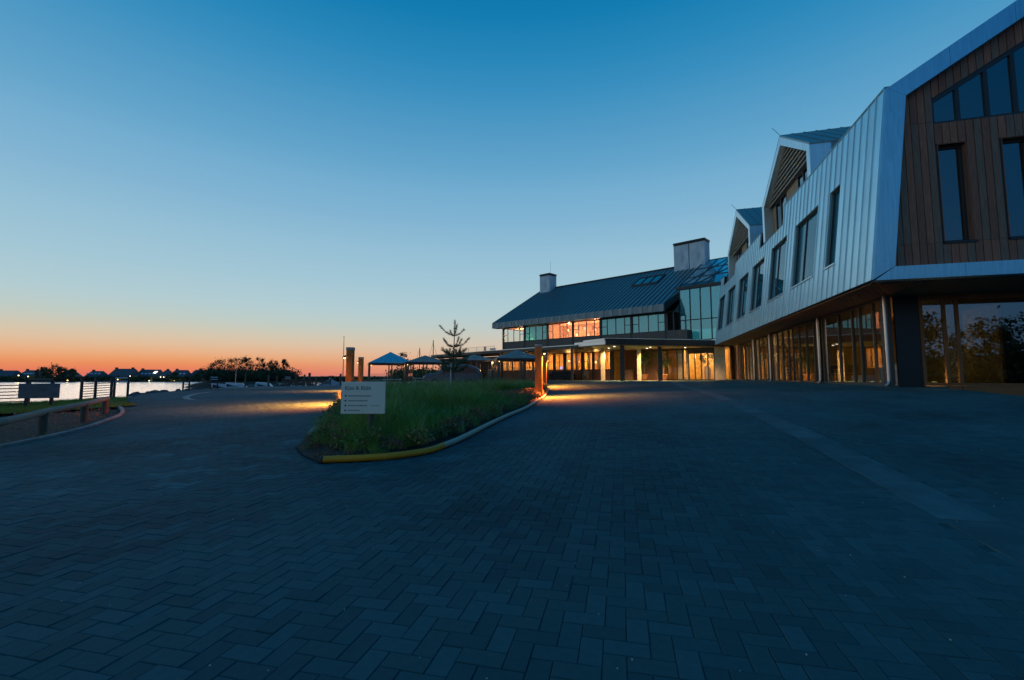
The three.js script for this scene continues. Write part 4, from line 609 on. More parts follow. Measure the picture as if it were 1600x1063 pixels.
{
  const gm = std('grass', [0.16, 0.29, 0.04], 0.75, { side: THREE.DoubleSide }), gp = std('plume', [0.45, 0.38, 0.22], 0.9, { side: THREE.DoubleSide });
  const tuft = [blades(44, 0.16, 0.35, 0.8, 0.0035, 0.75), blades(40, 0.2, 0.28, 0.66, 0.004, 1.0)], pl = blades(12, 0.14, 0.6, 0.98, 0.003, 0.6);
  const spots = [[], []], plumes = [], low = [], brown = [], dead = [], patch = noiseGrid(64);
  for (let i = 0; i < 26000; i++) {
    const x = rr(-20, -3), z = rr(-35, -5.7); if (!inside(island, x, z)) continue;
    const d = edgeDist(x, z), D = along(x, z); if (d < 0.12 || (d < 0.25 && rnd() < 0.6)) continue;
    const toPillar = Math.hypot(x + 4.6, (z + 18.5) * 0.5), n = patch(x * 0.9 + 30, z * 0.9 + 10);
    const dens = D < 12 ? 1 : D < 20 ? 0.6 : 0.4; if (rnd() > dens) continue;
    const y = level(x, z) + 0.1, rightSide = sstep(-13, -18, z) * sstep(-6.4, -5.2, x);
    if (rightSide > 0.4 || toPillar < 2 || (d < 0.6 && rnd() < 0.4)) { (rnd() < 0.6 ? brown : low).push([x, y, z, rr(0.7, 1.25), [rr(0.7, 1.3), rr(0.7, 1.25), rr(0.7, 1.2)]]); continue; }
    if (n < 0.2 && D > 9) { low.push([x, y, z, rr(0.7, 1.3), [0.8, 1, 1]]); continue; }
    const s = (0.55 + 0.42 * sstep(0.2, 1.6, d)) * rr(0.65, 1.2) * (0.75 + 0.5 * n), k = rr(0.6, 1.4), yel = n > 0.55 ? 1.5 : n < 0.35 ? 0.7 : 1;
    spots[i % 2].push([x, y, z, s * (D > 12 ? 1.35 : 1), [k * yel, k * 1.05, k * 0.8], s]);
    if (rnd() < (D > 14 ? 0.2 : 0.11)) plumes.push([x, y, z, s * 1.05, [k, k, k]]);
    if (D < 13 && d < 1.1 && rnd() < 0.35) dead.push([x, y - 0.03, z, rr(0.4, 0.7), [1.3, 1.1, 0.8]]);
  }
  for (let i = 0; i < 260; i++) { const x = rr(-6.9, -3.6), z = rr(-8.4, -5.8); if (!inside(island, x, z) || edgeDist(x, z) > 0.7) continue; const q = rnd(), y = level(x, z) + 0.03; if (q < 0.45) dead.push([x, y, z, rr(0.25, 0.6), [1.2, 1, 0.75]]); else if (q < 0.75) spots[1].push([x, y, z, rr(0.25, 0.5), [0.9, 0.9, 0.7]]); else brown.push([x, y, z, rr(0.25, 0.55), [0.8, 0.7, 0.6]]); }
  scatter('tall_grass', tuft[0], gm, spots[0], scene, 'tall green ornamental grass filling the planted island', 'grass');
  scatter('bent_grass', tuft[1], gm, spots[1], scene, 'shorter bent green grass mixed through the planted island', 'grass');
  scatter('grass_plumes', pl, gp, plumes, scene, 'pale feathery seed stems rising out of the island grass', 'grass');
  scatter('dry_stems', blades(16, 0.12, 0.15, 0.5, 0.003, 1.3), gp, dead, scene, 'straw coloured dry stems along the island edge', 'stems');
  const leafBall = (n, r, w) => { const pos = []; for (let i = 0; i < n; i++) { const a = rnd() * 6.283, b = rnd() * 1.4, R = r * rr(0.4, 1), c = V(Math.cos(a) * Math.cos(b) * R, Math.sin(b) * R * 0.9 + 0.03, Math.sin(a) * Math.cos(b) * R), u = V(rr(-1, 1), rr(-1, 1), rr(-1, 1)).normalize().multiplyScalar(w * rr(0.6, 1.3)), v = V(rr(-1, 1), rr(-0.5, 1), rr(-1, 1)).cross(u).normalize().multiplyScalar(w * 0.5); pos.push(c.clone().sub(u), c.clone().add(v), c.clone().add(u), c.clone().sub(u), c.clone().add(u), c.clone().sub(v)); } const g = new THREE.BufferGeometry().setFromPoints(pos); g.computeVertexNormals(); return g; };
  scatter('ground_cover', leafBall(70, 0.24, 0.035), M.leafMid, low, scene, 'low leafy green ground cover among the island grass', 'ground cover');
  scatter('bronze_ground_cover', leafBall(70, 0.26, 0.04), M.leafBrown, brown, scene, 'low bronze leaved ground cover beside the driveway edge', 'ground cover');
  // rough grass on the bank by the water, and bark chips in the bed behind the log rail
  const bank = [], chips = [];
  for (let i = 0; i < 9000; i++) { const x = rr(-30, -9), z = rr(-17, 2); const s = shoreDist(x, z); if (inside(paved, x, z) || s < -0.3) continue; const near = Math.min(...bedKerb.map(([a, b]) => Math.hypot(x - a, z - b))); if (s < 2.4) bank.push([x, terrain(x, z), z, rr(0.22, 0.5), [rr(0.7, 1.2), rr(0.7, 1.1), 0.8]]); else if (near < 3.8 && rnd() < 0.9) chips.push([x, level(x, z) + 0.02, z, rr(0.6, 1.6), [rr(0.6, 1.8), rr(0.6, 1.7), rr(0.6, 1.5)]]); }
  scatter('bank_grass', tuft[1], gm, bank, scene, 'rough short grass on the bank above the water', 'grass');
  const chip = bx(0.05, 0.012, 0.02); scatter('bark_chips', chip, M.leafBrown, chips, scene, 'scattered bark chips on the dark bed behind the log rail', 'bark');
  const lawn = []; const LP = [[-25.6, -17.6], [-21.6, -14.7], [-18.6, -13.2], [-19.4, -9.0], [-22, -4], [-27, 4], [-33, 4], [-29, -4], [-26.2, -11], [-25.4, -13.6]];
  struct(put('lawn_strip', sheet(LP, [], (x, z) => 0.03 + Math.min(0, shoreDist(x, z) * 0.1), 0.8), M.lawn), 'strip of short lawn between rail and fence', 'lawn');
  const lg = blades(26, 0.1, 0.04, 0.1, 0.003, 0.7, 2); for (let i = 0; i < 7000; i++) { const x = rr(-30, -18), z = rr(-17.5, -2); if (inside(LP, x, z)) lawn.push([x, level(x, z) + 0.03, z, rr(0.8, 1.4), [rr(0.8, 1.2), rr(0.8, 1.2), 0.8]]); }
  scatter('lawn_grass', lg, gm, lawn, scene, 'short lawn grass between the log rail and the waterside fence', 'grass');
  const peb = []; for (let i = 0; i < 420; i++) { const D = rr(1.8, 16), X = rr(-1.15, 1.15) * D, x = X * cosV - D * sinV, z = -X * sinV - D * cosV; if (inside(paved, x, z) && !inside(island, x, z)) peb.push([x, level(x, z) + 0.002, z, rr(0.25, 0.9), [1, 1, 1]]); }
  scatter('grit', new THREE.IcosahedronGeometry(0.007, 0), M.pebble, peb, scene, 'tiny pale grit scattered over the pavers', 'grit');
}
// young pine with its stake
{
  const bx0 = -8.88, bz0 = -21.0, y0 = level(bx0, bz0) + 0.15, t = thing('young_pine', 'young pine with upright shoots tied to a pale stake in the island', 'tree', undefined, bx0, y0, bz0);
  const top = 3.62, limbs = [bar(V(0, 0, 0), V(0.05, 2, 0), 0.04, 0.03), bar(V(0.05, 2, 0), V(0.1, top, 0), 0.03, 0.012)], shoots = [];
  const shoot = (a, b, r) => { limbs.push(bar(a, b, r, r * 0.5, 5)); shoots.push([a, b]); };
  shoots.push([V(0.08, 2.9, 0), V(0.1, top, 0)]);
  for (const [h, n, len, up] of [[2.85, 4, 0.62, 0.75], [2.3, 5, 0.75, 0.45], [1.85, 4, 0.7, 0.35], [1.45, 5, 0.8, 0.22], [1.1, 5, 0.8, 0.12]]) for (let i = 0; i < n; i++) { const a = i / n * 6.283 + h * 2 + rr(-0.3, 0.3), l = len * rr(0.75, 1.2), p = V(0.05, h, 0), m = V(0.05 + Math.cos(a) * l * 0.6, h + l * up * 0.35, Math.sin(a) * l * 0.6), e = V(m.x + Math.cos(a) * l * 0.4, m.y + l * 0.42, m.z + Math.sin(a) * l * 0.4); shoot(p, m, 0.02); shoot(m, e, 0.013); if (h < 2.2) for (let k = 0; k < 3; k++) { const q = p.clone().lerp(m, rr(0.4, 1)), b = a + rr(-1.2, 1.2); shoot(q, V(q.x + Math.cos(b) * 0.3, q.y + rr(0.1, 0.35), q.z + Math.sin(b) * 0.3), 0.01); } }
  put('trunk', limbs, M.bark, t);
  const pos = []; for (const [a, b] of shoots) { const d = b.clone().sub(a), L = d.length(), dn = d.clone().normalize(); for (let i = 0; i < L * 430; i++) { const p = a.clone().addScaledVector(d, rr(0.15, 1)), r = V(rr(-1, 1), rr(-1, 1), rr(-1, 1)).normalize().addScaledVector(dn, 0.8).normalize(), l = rr(0.07, 0.15), s = r.clone().cross(V(rr(-1, 1), rr(-1, 1), rr(-1, 1))).normalize().multiplyScalar(0.0055), e = p.clone().addScaledVector(r, l); pos.push(p.clone().sub(s), p.clone().add(s), e); } }
  const g = new THREE.BufferGeometry().setFromPoints(pos); g.computeVertexNormals(); put('crown', g, M.needle, t);
  const st = thing('tree_stake', 'slim pale stake with guy wires beside the young pine', 'stake', undefined, -8.8, level(-8.8, -20.6), -20.6);
  put('pole', cyl(0.03, 0.03, 1.75, 0, 0, 0, 8), M.white, st); for (const a of [0.6, 2.4, 4.2]) put('guy_wire', bar(V(0, 0.62, 0), V(Math.cos(a) * 0.62, 0.05, Math.sin(a) * 0.62), 0.008), M.white, st);
}
// pillars with a lamp on the driveway side
for (const [x, z, side, label, h, w = 0.31] of [[-4.25, -19.75, 1, 'orange timber light pillar at the driveway edge next to the pale pipe', 2.26], [-6.95, -34.4, 1, 'orange timber light pillar farther back near the entrance canopy', 2.3], [-10.95, -15.6, -1, 'thick orange light pillar rising behind the parking sign', 2.12, 0.25], [-20.05, -29.9, -1, 'slimmer looking distant orange light pillar beside the tent pavilions', 2.42]]) {
  const y = level(x, z), t = thing('light_pillar', label, 'pillar', 'orange light pillars round the island', x, y, z, 0.27 * (side > 0 ? 0.6 : 1));
  put('shaft', rb(w, h, w, 0.012, 0, h / 2, 0), M.pillarWood, t); put('cap', rb(w + 0.02, 0.12, w + 0.02, 0.01, 0, h + 0.04, 0), M.paleStone, t);
  const lx = side * (w / 2 + 0.1), ly = h - 0.32, lamp = node('lamp', t);
  put('lamp_hood', [new THREE.ConeGeometry(0.11, 0.09, 14, 1, true).translate(lx, ly + 0.06, 0), bar(V(side * w / 2, ly + 0.1, 0), V(lx, ly + 0.1, 0), 0.014)], M.frameDark, lamp); put('lamp_bulb', new THREE.SphereGeometry(0.045, 12, 8).translate(lx, ly + 0.01, 0), M.lampWarm, lamp);
  const s = new THREE.SpotLight(new THREE.Color().setRGB(1, 0.2, 0.028), 620, 0, 1.22, 0.75, 2); s.position.set(lx, ly - 0.04, 0); s.target.position.set(lx + side * 0.9, -1, 0.1); s.castShadow = true; t.add(s, s.target);
}
// parking sign
{
  const x = -4.52, z = -6.9, y = level(x, z) + 0.05, t = thing('parking_sign', 'beige Kiss & Ride parking sign on a timber post in the grass', 'sign', undefined, x, y, z, 0.27);
  put('post', cyl(0.055, 0.05, 1.02, 0.09, -0.1, -0.05, 12), M.timber, t);
  const p = put('panel', rb(0.755, 0.545, 0.018, 0.006, -0.035, 0.8, 0.012), M.signPanel, t);
  const F1 = await new FontLoader().loadAsync('fonts/droid/droid_serif_regular.typeface.json'), F2 = await new FontLoader().loadAsync('fonts/droid/droid_sans_bold.typeface.json'), F3 = await new FontLoader().loadAsync('fonts/droid/droid_sans_regular.typeface.json');
  const txt = (s, font, size, X, Y, mat, name) => { const g = new TextGeometry(s, { font, size, depth: 0.0015, curveSegments: 4 }); g.translate(X, Y, 0.0215); put(name, cubeUV(g), mat, p); };
  p.position.set(0, 0, 0);
  txt('Kiss & Ride', F1, 0.062, -0.355, 0.935, M.ink, 'heading_text');
  [['Maximaal 5 minuten parkeren', ''], ['Parkeren niet toegestaan', ''], ['Plaatsen niet toegestaan', 'm.u.v. hotel'], ['Sleutel bij hotel', '']].forEach(([a, b], i) => { const Y = 0.832 - i * 0.082; txt(a, F2, 0.0195, -0.29, Y - 0.009, M.ink, 'rule_text'); if (b) txt(b, F3, 0.0185, 0.1, Y - 0.009, M.inkSoft, 'rule_text'); put('bullet', cyl(0.017, 0.017, 0.0015, 0, 0, 0, 16).rotateX(Math.PI / 2).translate(-0.335, Y, 0.0212), M.inkSoft, p); });
}
// low log rail, signboard, fences on the bank
{
  const t = thing('log_rail', 'low round log rail on short posts along the left bed', 'rail'), P = [[-9.9, -3.2], [-11.4, -5.7], [-13.15, -7.35], [-15.0, -9.3], [-17.2, -11.2]].map(([x, z]) => V(x, level(x, z) + 0.44, z));
  for (let i = 0; i < P.length - 1; i++) put('log', new THREE.TubeGeometry(new THREE.LineCurve3(P[i], P[i + 1]), 10, 0.078 - 0.003 * i, 12), i > 2 ? M.oldLog.clone() : M.oldLog, t);
  for (const [x, z] of [[-10.3, -4.0], [-12.93, -7.15], [-14.75, -9.05], [-16.9, -10.95]]) put('post', cyl(0.085, 0.085, 0.5, x, level(x, z) - 0.06, z, 12), M.timber, t);
}
{
  const x = -22.2, z = -12.0, y = level(x, z), t = thing('notice_board', 'grey notice board on two dark posts before the waterside fence', 'notice board', undefined, x, y, z, 0.75);
  put('panel', rb(1.16, 0.56, 0.04, 0.01, 0.1, 0.62, 0.05), M.boardGrey, t); for (const a of [-0.26, 0.44]) put('post', bb(a - 0.05, a + 0.05, -0.1, 1.0, -0.05, 0.03), M.postDark, t); put('top_rail', [bb(-0.26, 0.44, 1.04, 1.1, -0.03, 0.0), bb(-0.26, 0.44, 0.95, 1.0, -0.03, 0.0)], M.hallBoard, t); put('printed_line', [...Array(5)].map((_, i) => bb(-0.38, 0.1 + rnd() * 0.4, 0.8 - i * 0.075, 0.814 - i * 0.075, 0.07, 0.072)), M.inkSoft, t);
}
function fence(label, a, b, posts, rails, h, boards) {
  const t = thing('waterside_fence', label, 'fence', 'slatted fences along the harbour edge'), A = V(a[0], 0, a[1]), B = V(b[0], 0, b[1]), at = (k) => { const p = A.clone().lerp(B, k); p.y = level(p.x, p.z) - 0.04; return p; };
  for (const k of posts) { const p = at(k); put('post', rb(0.09, h + 0.15, 0.09, 0.01, p.x, p.y + h / 2, p.z), M.postDark, t); }
  for (let i = 0; i < rails; i++) { const y = 0.12 + (h - 0.2) * i / (rails - 1), p = at(0), q = at(1); p.y += y; q.y += y; put('rail', beam(p, q, 0.025, 0.036), boards ? M.hallBoard : M.fencePost, t); }
}
fence('slatted waterside fence panel partly behind the grey notice board', [-24.4, -9.3], [-23.2, -12.3], [0.02, 0.62, 1], 7, 0.95);
fence('slatted waterside fence panel with three posts past the notice board', [-24.9, -15.1], [-26.2, -17.2], [0, 0.44, 1], 8, 1.02);
fence('four railed fence behind the shore rocks', [-33.5, -26.9], [-36.0, -31.4], [0, 0.2, 1], 4, 0.8);
for (const [x, z, label] of [[-26.7, -18.0, 'pair of posts with two pale boards at the end of the slatted fence'], [-36.1, -31.8, 'post frame with pale boards at the harbour corner before the boats'], [-37.9, -42.6, 'post frame with pale boards at the jetty below the dark trees']]) {
  const t = thing('board_frame', label, 'post frame', 'pale boarded post frames on the quay', x, level(x, z) - 0.05, z, 0.8); for (const a of [-0.28, 0.28]) put('post', rb(0.1, 1.12, 0.1, 0.01, a, 0.56, 0), M.postDark, t); for (const y of [1.03, 0.84]) put('cross_board', bb(-0.26, 0.26, y, y + 0.09, 0.052, 0.075), M.white, t);
}
// shore rocks
const ORD = ['first', 'second', 'third', 'fourth', 'fifth', 'sixth', 'seventh', 'eighth', 'ninth', 'tenth', 'eleventh', 'twelfth', 'thirteenth', 'last'];
[[-29.9, -21.0, 0.5], [-30.6, -21.9, 0.3], [-31.2, -22.7, 0.42], [-31.8, -23.5, 0.62], [-32.5, -24.3, 0.36], [-33.0, -25.1, 0.5], [-33.7, -25.7, 0.3], [-34.6, -27.4, 0.45], [-35.4, -28.8, 0.42], [-36.0, -29.7, 0.5], [-36.6, -30.7, 0.55], [-37.3, -31.7, 0.5], [-28.6, -19.8, 0.3], [-38.2, -33.3, 0.4]].sort((p, q) => across(p[0], p[1]) / along(p[0], p[1]) - across(q[0], q[1]) / along(q[0], q[1])).forEach(([x, z, s], n) => {
  const g = new THREE.IcosahedronGeometry(s, 2), p = g.attributes.position, ph = rnd() * 9; for (let i = 0; i < p.count; i++) { const v = V(p.getX(i), p.getY(i), p.getZ(i)), k = 1 + 0.22 * Math.sin(v.x / s * 3 + ph) * Math.cos(v.z / s * 2.6 + ph) + 0.1 * Math.sin(v.y / s * 7 + ph); p.setXYZ(i, v.x * k, v.y * k * 0.6, v.z * k * 0.85); } g.computeVertexNormals();
  const m = put('shore_rock', cubeUV(g), M.rock); m.scale.setScalar(0.62); m.position.set(x, level(x, z) - 0.06, z); m.rotation.y = rnd() * 6; tag(m, `${ORD[n]} dark boulder along the shore bank, counted from the slatted fence`, 'rock', 'boulders along the harbour bank');
});
// tent pavilions
for (const [x, z, r, ye, ap, ry, label, k] of [[-26.75, -45.5, 2.35, 2.86, 4.12, 0.6, 'pavilion with blue grey seamed pyramid roof at the waterside end', 0.3], [-22.1, -44.7, 2.15, 2.88, 3.66, 0.55, 'low grey canvas pavilion next to the blue roofed one', 1.2], [-16.0, -43.3, 2.0, 2.98, 3.6, 0.5, 'grey canvas pavilion mostly hidden behind the young pine', 0.8], [-10.6, -39.7, 2.05, 2.96, 3.78, 0.45, 'large grey canvas pavilion beside the driveway light pillar', 2.2]]) {
  const y0 = level(x, z), t = thing('pavilion', label, 'pavilion', 'tent pavilions on the terrace', x, 0, z, ry), a = V(0, ap, 0), c = [[-r, -r], [r, -r], [r, r], [-r, r]].map(([p, q]) => V(p, ye, q));
  const metal = k < 0.5; for (let i = 0; i < 4; i++) { const p = c[i], q = c[(i + 1) % 4], n = 6; for (let s = 0; s < 1; s++) put('roof_plane', prism([p.clone(), q.clone(), a.clone()], V(0, -0.04, 0)), metal ? M.zincB : M.canvas, t); const rs = []; for (let s = 1; s < n; s++) { const e = p.clone().lerp(q, s / n), f = e.clone().lerp(a.clone().lerp(p.clone().lerp(q, s / n), 0), 1 - Math.abs(s / n - 0.5) * 2); rs.push(bar(e, f.clone().add(V(0, 0.01, 0)), 0.014, 0.01, 4)); } if (metal) put('roof_seams', rs, M.roofZinc, t); }
  put('eave_beam', c.map((p, i) => beam(p.clone().add(V(0, -0.1, 0)), c[(i + 1) % 4].clone().add(V(0, -0.1, 0)), 0.06, 0.16)), M.frameDark, t);
  for (let i = 0; i < 4; i++) for (const f of [0, 0.5]) { const p = c[i].clone().lerp(c[(i + 1) % 4], f).multiplyScalar(0.96); put('post', rb(0.13, ye - y0, 0.13, 0.01, p.x, (ye - 0.1 + y0) / 2, p.z), M.frameBrown, t); }
  for (let i = 0; i < 4; i++) if (i !== 2) { const p = c[i].clone().multiplyScalar(0.94), q = c[(i + 1) % 4].clone().multiplyScalar(0.94); p.y = q.y = y0 + 0.75; put('glass_screen', beam(p, q, 0.01, 1.3), M.paneClear, t); }
  for (const [i, s] of [[0, -1], [3, 1]]) { const p = c[i].clone().multiplyScalar(0.9); p.y = ye - 0.3; const l = node('festoon_lamp', t); put('lamp_bulb', new THREE.SphereGeometry(0.035, 10, 8).translate(p.x, p.y, p.z), M.lampWarm, l); put('lamp_cord', bar(p, p.clone().add(V(0, 0.25, 0)), 0.008), M.frameDark, l); pointLamp(p.x, p.y, p.z, k, t, [1, 0.62, 0.3]); }
}
for (const [x, z, label] of [[-24.2, -41.6, 'white trestle table in front of the blue roofed pavilion'], [-20.6, -41.2, 'white trestle table in front of the low canvas pavilion']]) { const t = thing('trestle_table', label, 'table', 'white tables on the pavilion terrace', x, level(x, z), z, 0.5); put('table_top', rb(1.9, 0.06, 0.8, 0.01, 0, 0.75, 0), M.white, t); for (const b of [-0.75, 0.75]) put('bench', [rb(1.9, 0.05, 0.28, 0.01, 0, 0.45, b), bb(-0.75, -0.69, 0, 0.43, b - 0.1, b + 0.1), bb(0.69, 0.75, 0, 0.43, b - 0.1, b + 0.1)], M.white, t); for (const a of [-0.7, 0.7]) put('trestle', bb(a - 0.03, a + 0.03, 0, 0.72, -0.3, 0.3), M.white, t); }
// parked car behind the grass
{
  const x = -14.4, z = -34.3, t = thing('parked_car', 'dark tall car parked behind the island grass, headlights towards the water', 'car', undefined, x, level(x, z), z, 0.28);
  const s = new THREE.Shape(); [[-2.2, 0.35], [-2.25, 0.75], [-2.1, 1.0], [-1.2, 1.12], [-0.75, 1.5], [-0.35, 1.72], [0.4, 1.8], [1.3, 1.76], [1.95, 1.5], [2.18, 1.12], [2.2, 0.6], [2.15, 0.35]].forEach(([a, b], i) => i ? s.lineTo(a, b) : s.moveTo(a, b));
  const g = new THREE.ExtrudeGeometry(s, { depth: 1.6, bevelEnabled: true, bevelSize: 0.08, bevelThickness: 0.1, bevelSegments: 3 }); g.translate(0, 0, -0.8); put('body', cubeUV(g), M.carPaint, t);
  const w = new THREE.Shape(); [[-0.95, 1.16], [-0.66, 1.44], [-0.28, 1.64], [0.4, 1.71], [1.25, 1.68], [1.78, 1.44], [1.9, 1.18]].forEach(([a, b], i) => i ? w.lineTo(a, b) : w.moveTo(a, b)); for (const sd of [-1, 1]) { const q = new THREE.ShapeGeometry(w); q.translate(0, 0, 0.905 * sd); put('side_window', cubeUV(q), M.carGlass, t); }
  put('windscreen', prism([V(-1.2, 1.16, -0.75), V(-1.2, 1.16, 0.75), V(-0.6, 1.62, 0.65), V(-0.6, 1.62, -0.65)], V(-0.06, 0.05, 0)), M.carGlass, t);
  for (const a of [-1.4, 1.35]) for (const b of [-0.86, 0.86]) { const wh = node('wheel', t); put('tyre', new THREE.TorusGeometry(0.26, 0.09, 8, 20).translate(a, 0.35, b), M.rubber, wh); put('rim', new THREE.CylinderGeometry(0.2, 0.2, 0.12, 12).rotateX(Math.PI / 2).translate(a, 0.35, b), M.steel, wh); }
  for (const b of [-0.66, 0.66]) put('headlight', rb(0.2, 0.16, 0.34, 0.04, -2.2, 0.88, b), M.hull, t); put('bonnet_trim', rb(0.9, 0.03, 1.5, 0.01, -1.65, 1.13, 0), M.fasciaZinc, t); for (const b of [-1, 1]) put('wing_mirror', rb(0.12, 0.16, 0.22, 0.03, -0.75, 1.2, b), M.carPaint, t); put('number_plate', bb(-2.37, -2.34, 0.5, 0.61, -0.26, 0.26), M.white, t);
}
// trees in tubs by the doors
function leafCloud(n, blobs, w) { const pos = []; for (let i = 0; i < n; i++) { const [cx, cy, cz, r] = blobs[Math.floor(rnd() * blobs.length)], d = V(rr(-1, 1), rr(-1, 1), rr(-1, 1)).normalize().multiplyScalar(r * Math.pow(rnd(), 0.6) * (rnd() < 0.3 ? rr(1.2, 2.2) : 1)), c = V(cx, cy, cz).add(d), u = V(rr(-1, 1), rr(-1, 1), rr(-1, 1)).normalize(), v = V(rr(-1, 1), rr(-1, 1), rr(-1, 1)).cross(u).normalize(), s = w * rr(0.6, 1.4); u.multiplyScalar(s); v.multiplyScalar(s * 0.55); pos.push(c.clone().sub(u), c.clone().add(v), c.clone().add(u), c.clone().sub(u), c.clone().add(u), c.clone().sub(v)); } const g = new THREE.BufferGeometry().setFromPoints(pos); g.computeVertexNormals(); return g; }
for (const [X, Z, label, h] of [[-3.6, -2.6, 'small leafy tree in a round clay tub against the boarded wall', 3.0], [-1.35, -2.5, 'leafy tree in a clay tub in front of the entrance glass', 3.1]]) {
  const [x, z] = hallAt(X, Z), t = thing('tub_tree', label, 'potted tree', 'tub trees under the canopy', x, 1.0, z);
  put('tub', new THREE.LatheGeometry([[0, 0], [0.3, 0], [0.34, 0.12], [0.46, 0.5], [0.5, 0.52], [0.5, 0.6], [0.44, 0.6], [0.42, 0.54], [0, 0.52]].map(([a, b]) => new THREE.Vector2(a, b)), 20), M.terracotta, t);
  const limbs = [bar(V(0, 0.5, 0), V(0.05, 1.55, 0), 0.06, 0.045)], blobs = []; for (let i = 0; i < 7; i++) { const a = i * 0.9, e = V(0.05 + Math.cos(a) * rr(0.3, 0.75), rr(1.9, h), Math.sin(a) * rr(0.3, 0.6)); limbs.push(bar(V(0.05, 1.5, 0), e, 0.03, 0.01, 5)); blobs.push([e.x, e.y, e.z, 0.36]); blobs.push([e.x * 0.6, e.y - 0.3, e.z * 0.6, 0.24]); }
  put('trunk', limbs, M.oldLog, t); put('crown', leafCloud(900, blobs, 0.075), M.leafMid, t);
}
for (const [X, Z, n] of [[2.6, -4.3, 0], [-5.6, -2.7, 1]]) { const [x, z] = hallAt(X, Z);
  if (!n) { const t = thing('floor_vase', 'tall pale floor vase with branches behind the entrance glass', 'vase', undefined, x, 1.025, z); put('body', new THREE.LatheGeometry([[0, 0], [0.16, 0], [0.3, 0.5], [0.32, 0.9], [0.2, 1.35], [0.14, 1.42], [0.1, 1.4], [0, 1.3]].map(([a, b]) => new THREE.Vector2(a, b)), 20), M.wallCream, t); put('branches', [...Array(9)].map(() => bar(V(0, 1.3, 0), V(rr(-0.7, 0.7), rr(2.0, 2.9), rr(-0.4, 0.4)), 0.012, 0.006, 4)), M.bark, t); put('leaves', leafCloud(260, [[-0.5, 2.3, 0, 0.3], [0.1, 2.6, 0, 0.35], [0.5, 2.4, 0, 0.3], [-0.3, 1.9, 0, 0.25]], 0.09), M.leafMid, t); }
  else { const t = thing('timber_chest', 'pale timber chest standing by the boarded entrance wall', 'chest', undefined, x, 0.98, z, HALL.ry); put('body', rb(1.1, 1.1, 0.5, 0.02, 0, 0.58, 0), M.soffitWood, t); put('lid', rb(1.16, 0.06, 0.56, 0.01, 0, 1.16, 0), M.soffitWood, t); } }
{ const [x, z] = hallAt(-12.4, 0.7), t = thing('garden_sofa', 'long black sofa under the lit ground floor windows', 'sofa', undefined, x, level(x, z), z, HALL.ry); put('seat', rb(3.0, 0.42, 0.8, 0.06, 0, 0.36, 0), M.darkFabric, t); put('backrest', rb(3.0, 0.6, 0.22, 0.06, 0, 0.72, -0.08), M.darkFabric, t); for (const a of [-1.5, 1.5]) put('armrest', rb(0.2, 0.62, 0.84, 0.05, a, 0.42, 0), M.darkFabric, t); for (const a of [-1.3, 1.3]) for (const b of [-0.3, 0.3]) put('leg', bb(a - 0.03, a + 0.03, 0, 0.16, b - 0.03, b + 0.03), M.frameDark, t); }
{ const [x, z] = hallAt(-9.2, 0.5), t = thing('wooden_armchair', 'wooden armchair between the sofa and the canopy post', 'chair', undefined, x, level(x, z), z, HALL.ry + 0.3); put('seat', rb(0.6, 0.07, 0.58, 0.02, 0, 0.44, 0), M.soffitWood, t); put('backrest', rb(0.6, 0.6, 0.06, 0.02, 0, 0.8, -0.27), M.soffitWood, t); for (const a of [-0.26, 0.26]) { put('armrest', rb(0.06, 0.05, 0.56, 0.01, a, 0.68, 0), M.soffitWood, t); for (const b of [-0.25, 0.25]) put('leg', bb(a - 0.025, a + 0.025, 0, 0.66, b - 0.025, b + 0.025), M.soffitWood, t); } }
for (const [x, z, w, d, h, label] of [[10.3, -22.2, 0.9, 1.7, 0.86, 'white reception plinth behind the corner glazing'], [10.0, -24.1, 0.8, 1.5, 0.42, 'low white bench block farther inside the corner glazing']]) { const t = thing('white_plinth', label, 'plinth', 'white blocks inside the corner room', x, FL + 0.012, z); put('body', rb(w, h * 0.48, d, 0.012, 0, h * 0.24, 0), M.white, t); put('upper_block', rb(w - 0.02, h * 0.5, d - 0.02, 0.012, 0, h * 0.74, 0), M.white, t); }

for (const [x, z, label] of [[10.6, -28.4, 'round cafe table behind the glazing nearest the corner'], [10.8, -31.2, 'round cafe table in the middle of the glazed room'], [10.7, -37.8, 'round cafe table in the far glazed room']]) {
  const t = thing('cafe_table', label, 'table', 'tables behind the wing glazing', x, FL + 0.012, z); put('table_top', cyl(0.42, 0.42, 0.035, 0, 0.72, 0, 20), M.soffitWood, t); put('column', cyl(0.035, 0.035, 0.7, 0, 0.02, 0, 10), M.frameDark, t); put('foot', cyl(0.26, 0.22, 0.03, 0, 0, 0, 18), M.frameDark, t);
  for (const s of [-1, 1]) { const c = thing('cafe_chair', `dark chair on the ${s < 0 ? 'far' : 'near'} side of the ${label.replace('round cafe ', '')}`, 'chair', 'chairs behind the wing glazing', x + 0.1, FL + 0.012, z + s * 0.75, s > 0 ? Math.PI : 0); put('seat', rb(0.46, 0.06, 0.46, 0.02, 0, 0.46, 0), M.darkFabric, c); put('backrest', rb(0.44, 0.42, 0.05, 0.02, 0, 0.76, -0.22), M.darkFabric, c); for (const a of [-0.19, 0.19]) for (const b of [-0.19, 0.19]) put('leg', cyl(0.015, 0.018, 0.44, a, 0, b, 6), M.frameDark, c); }
}
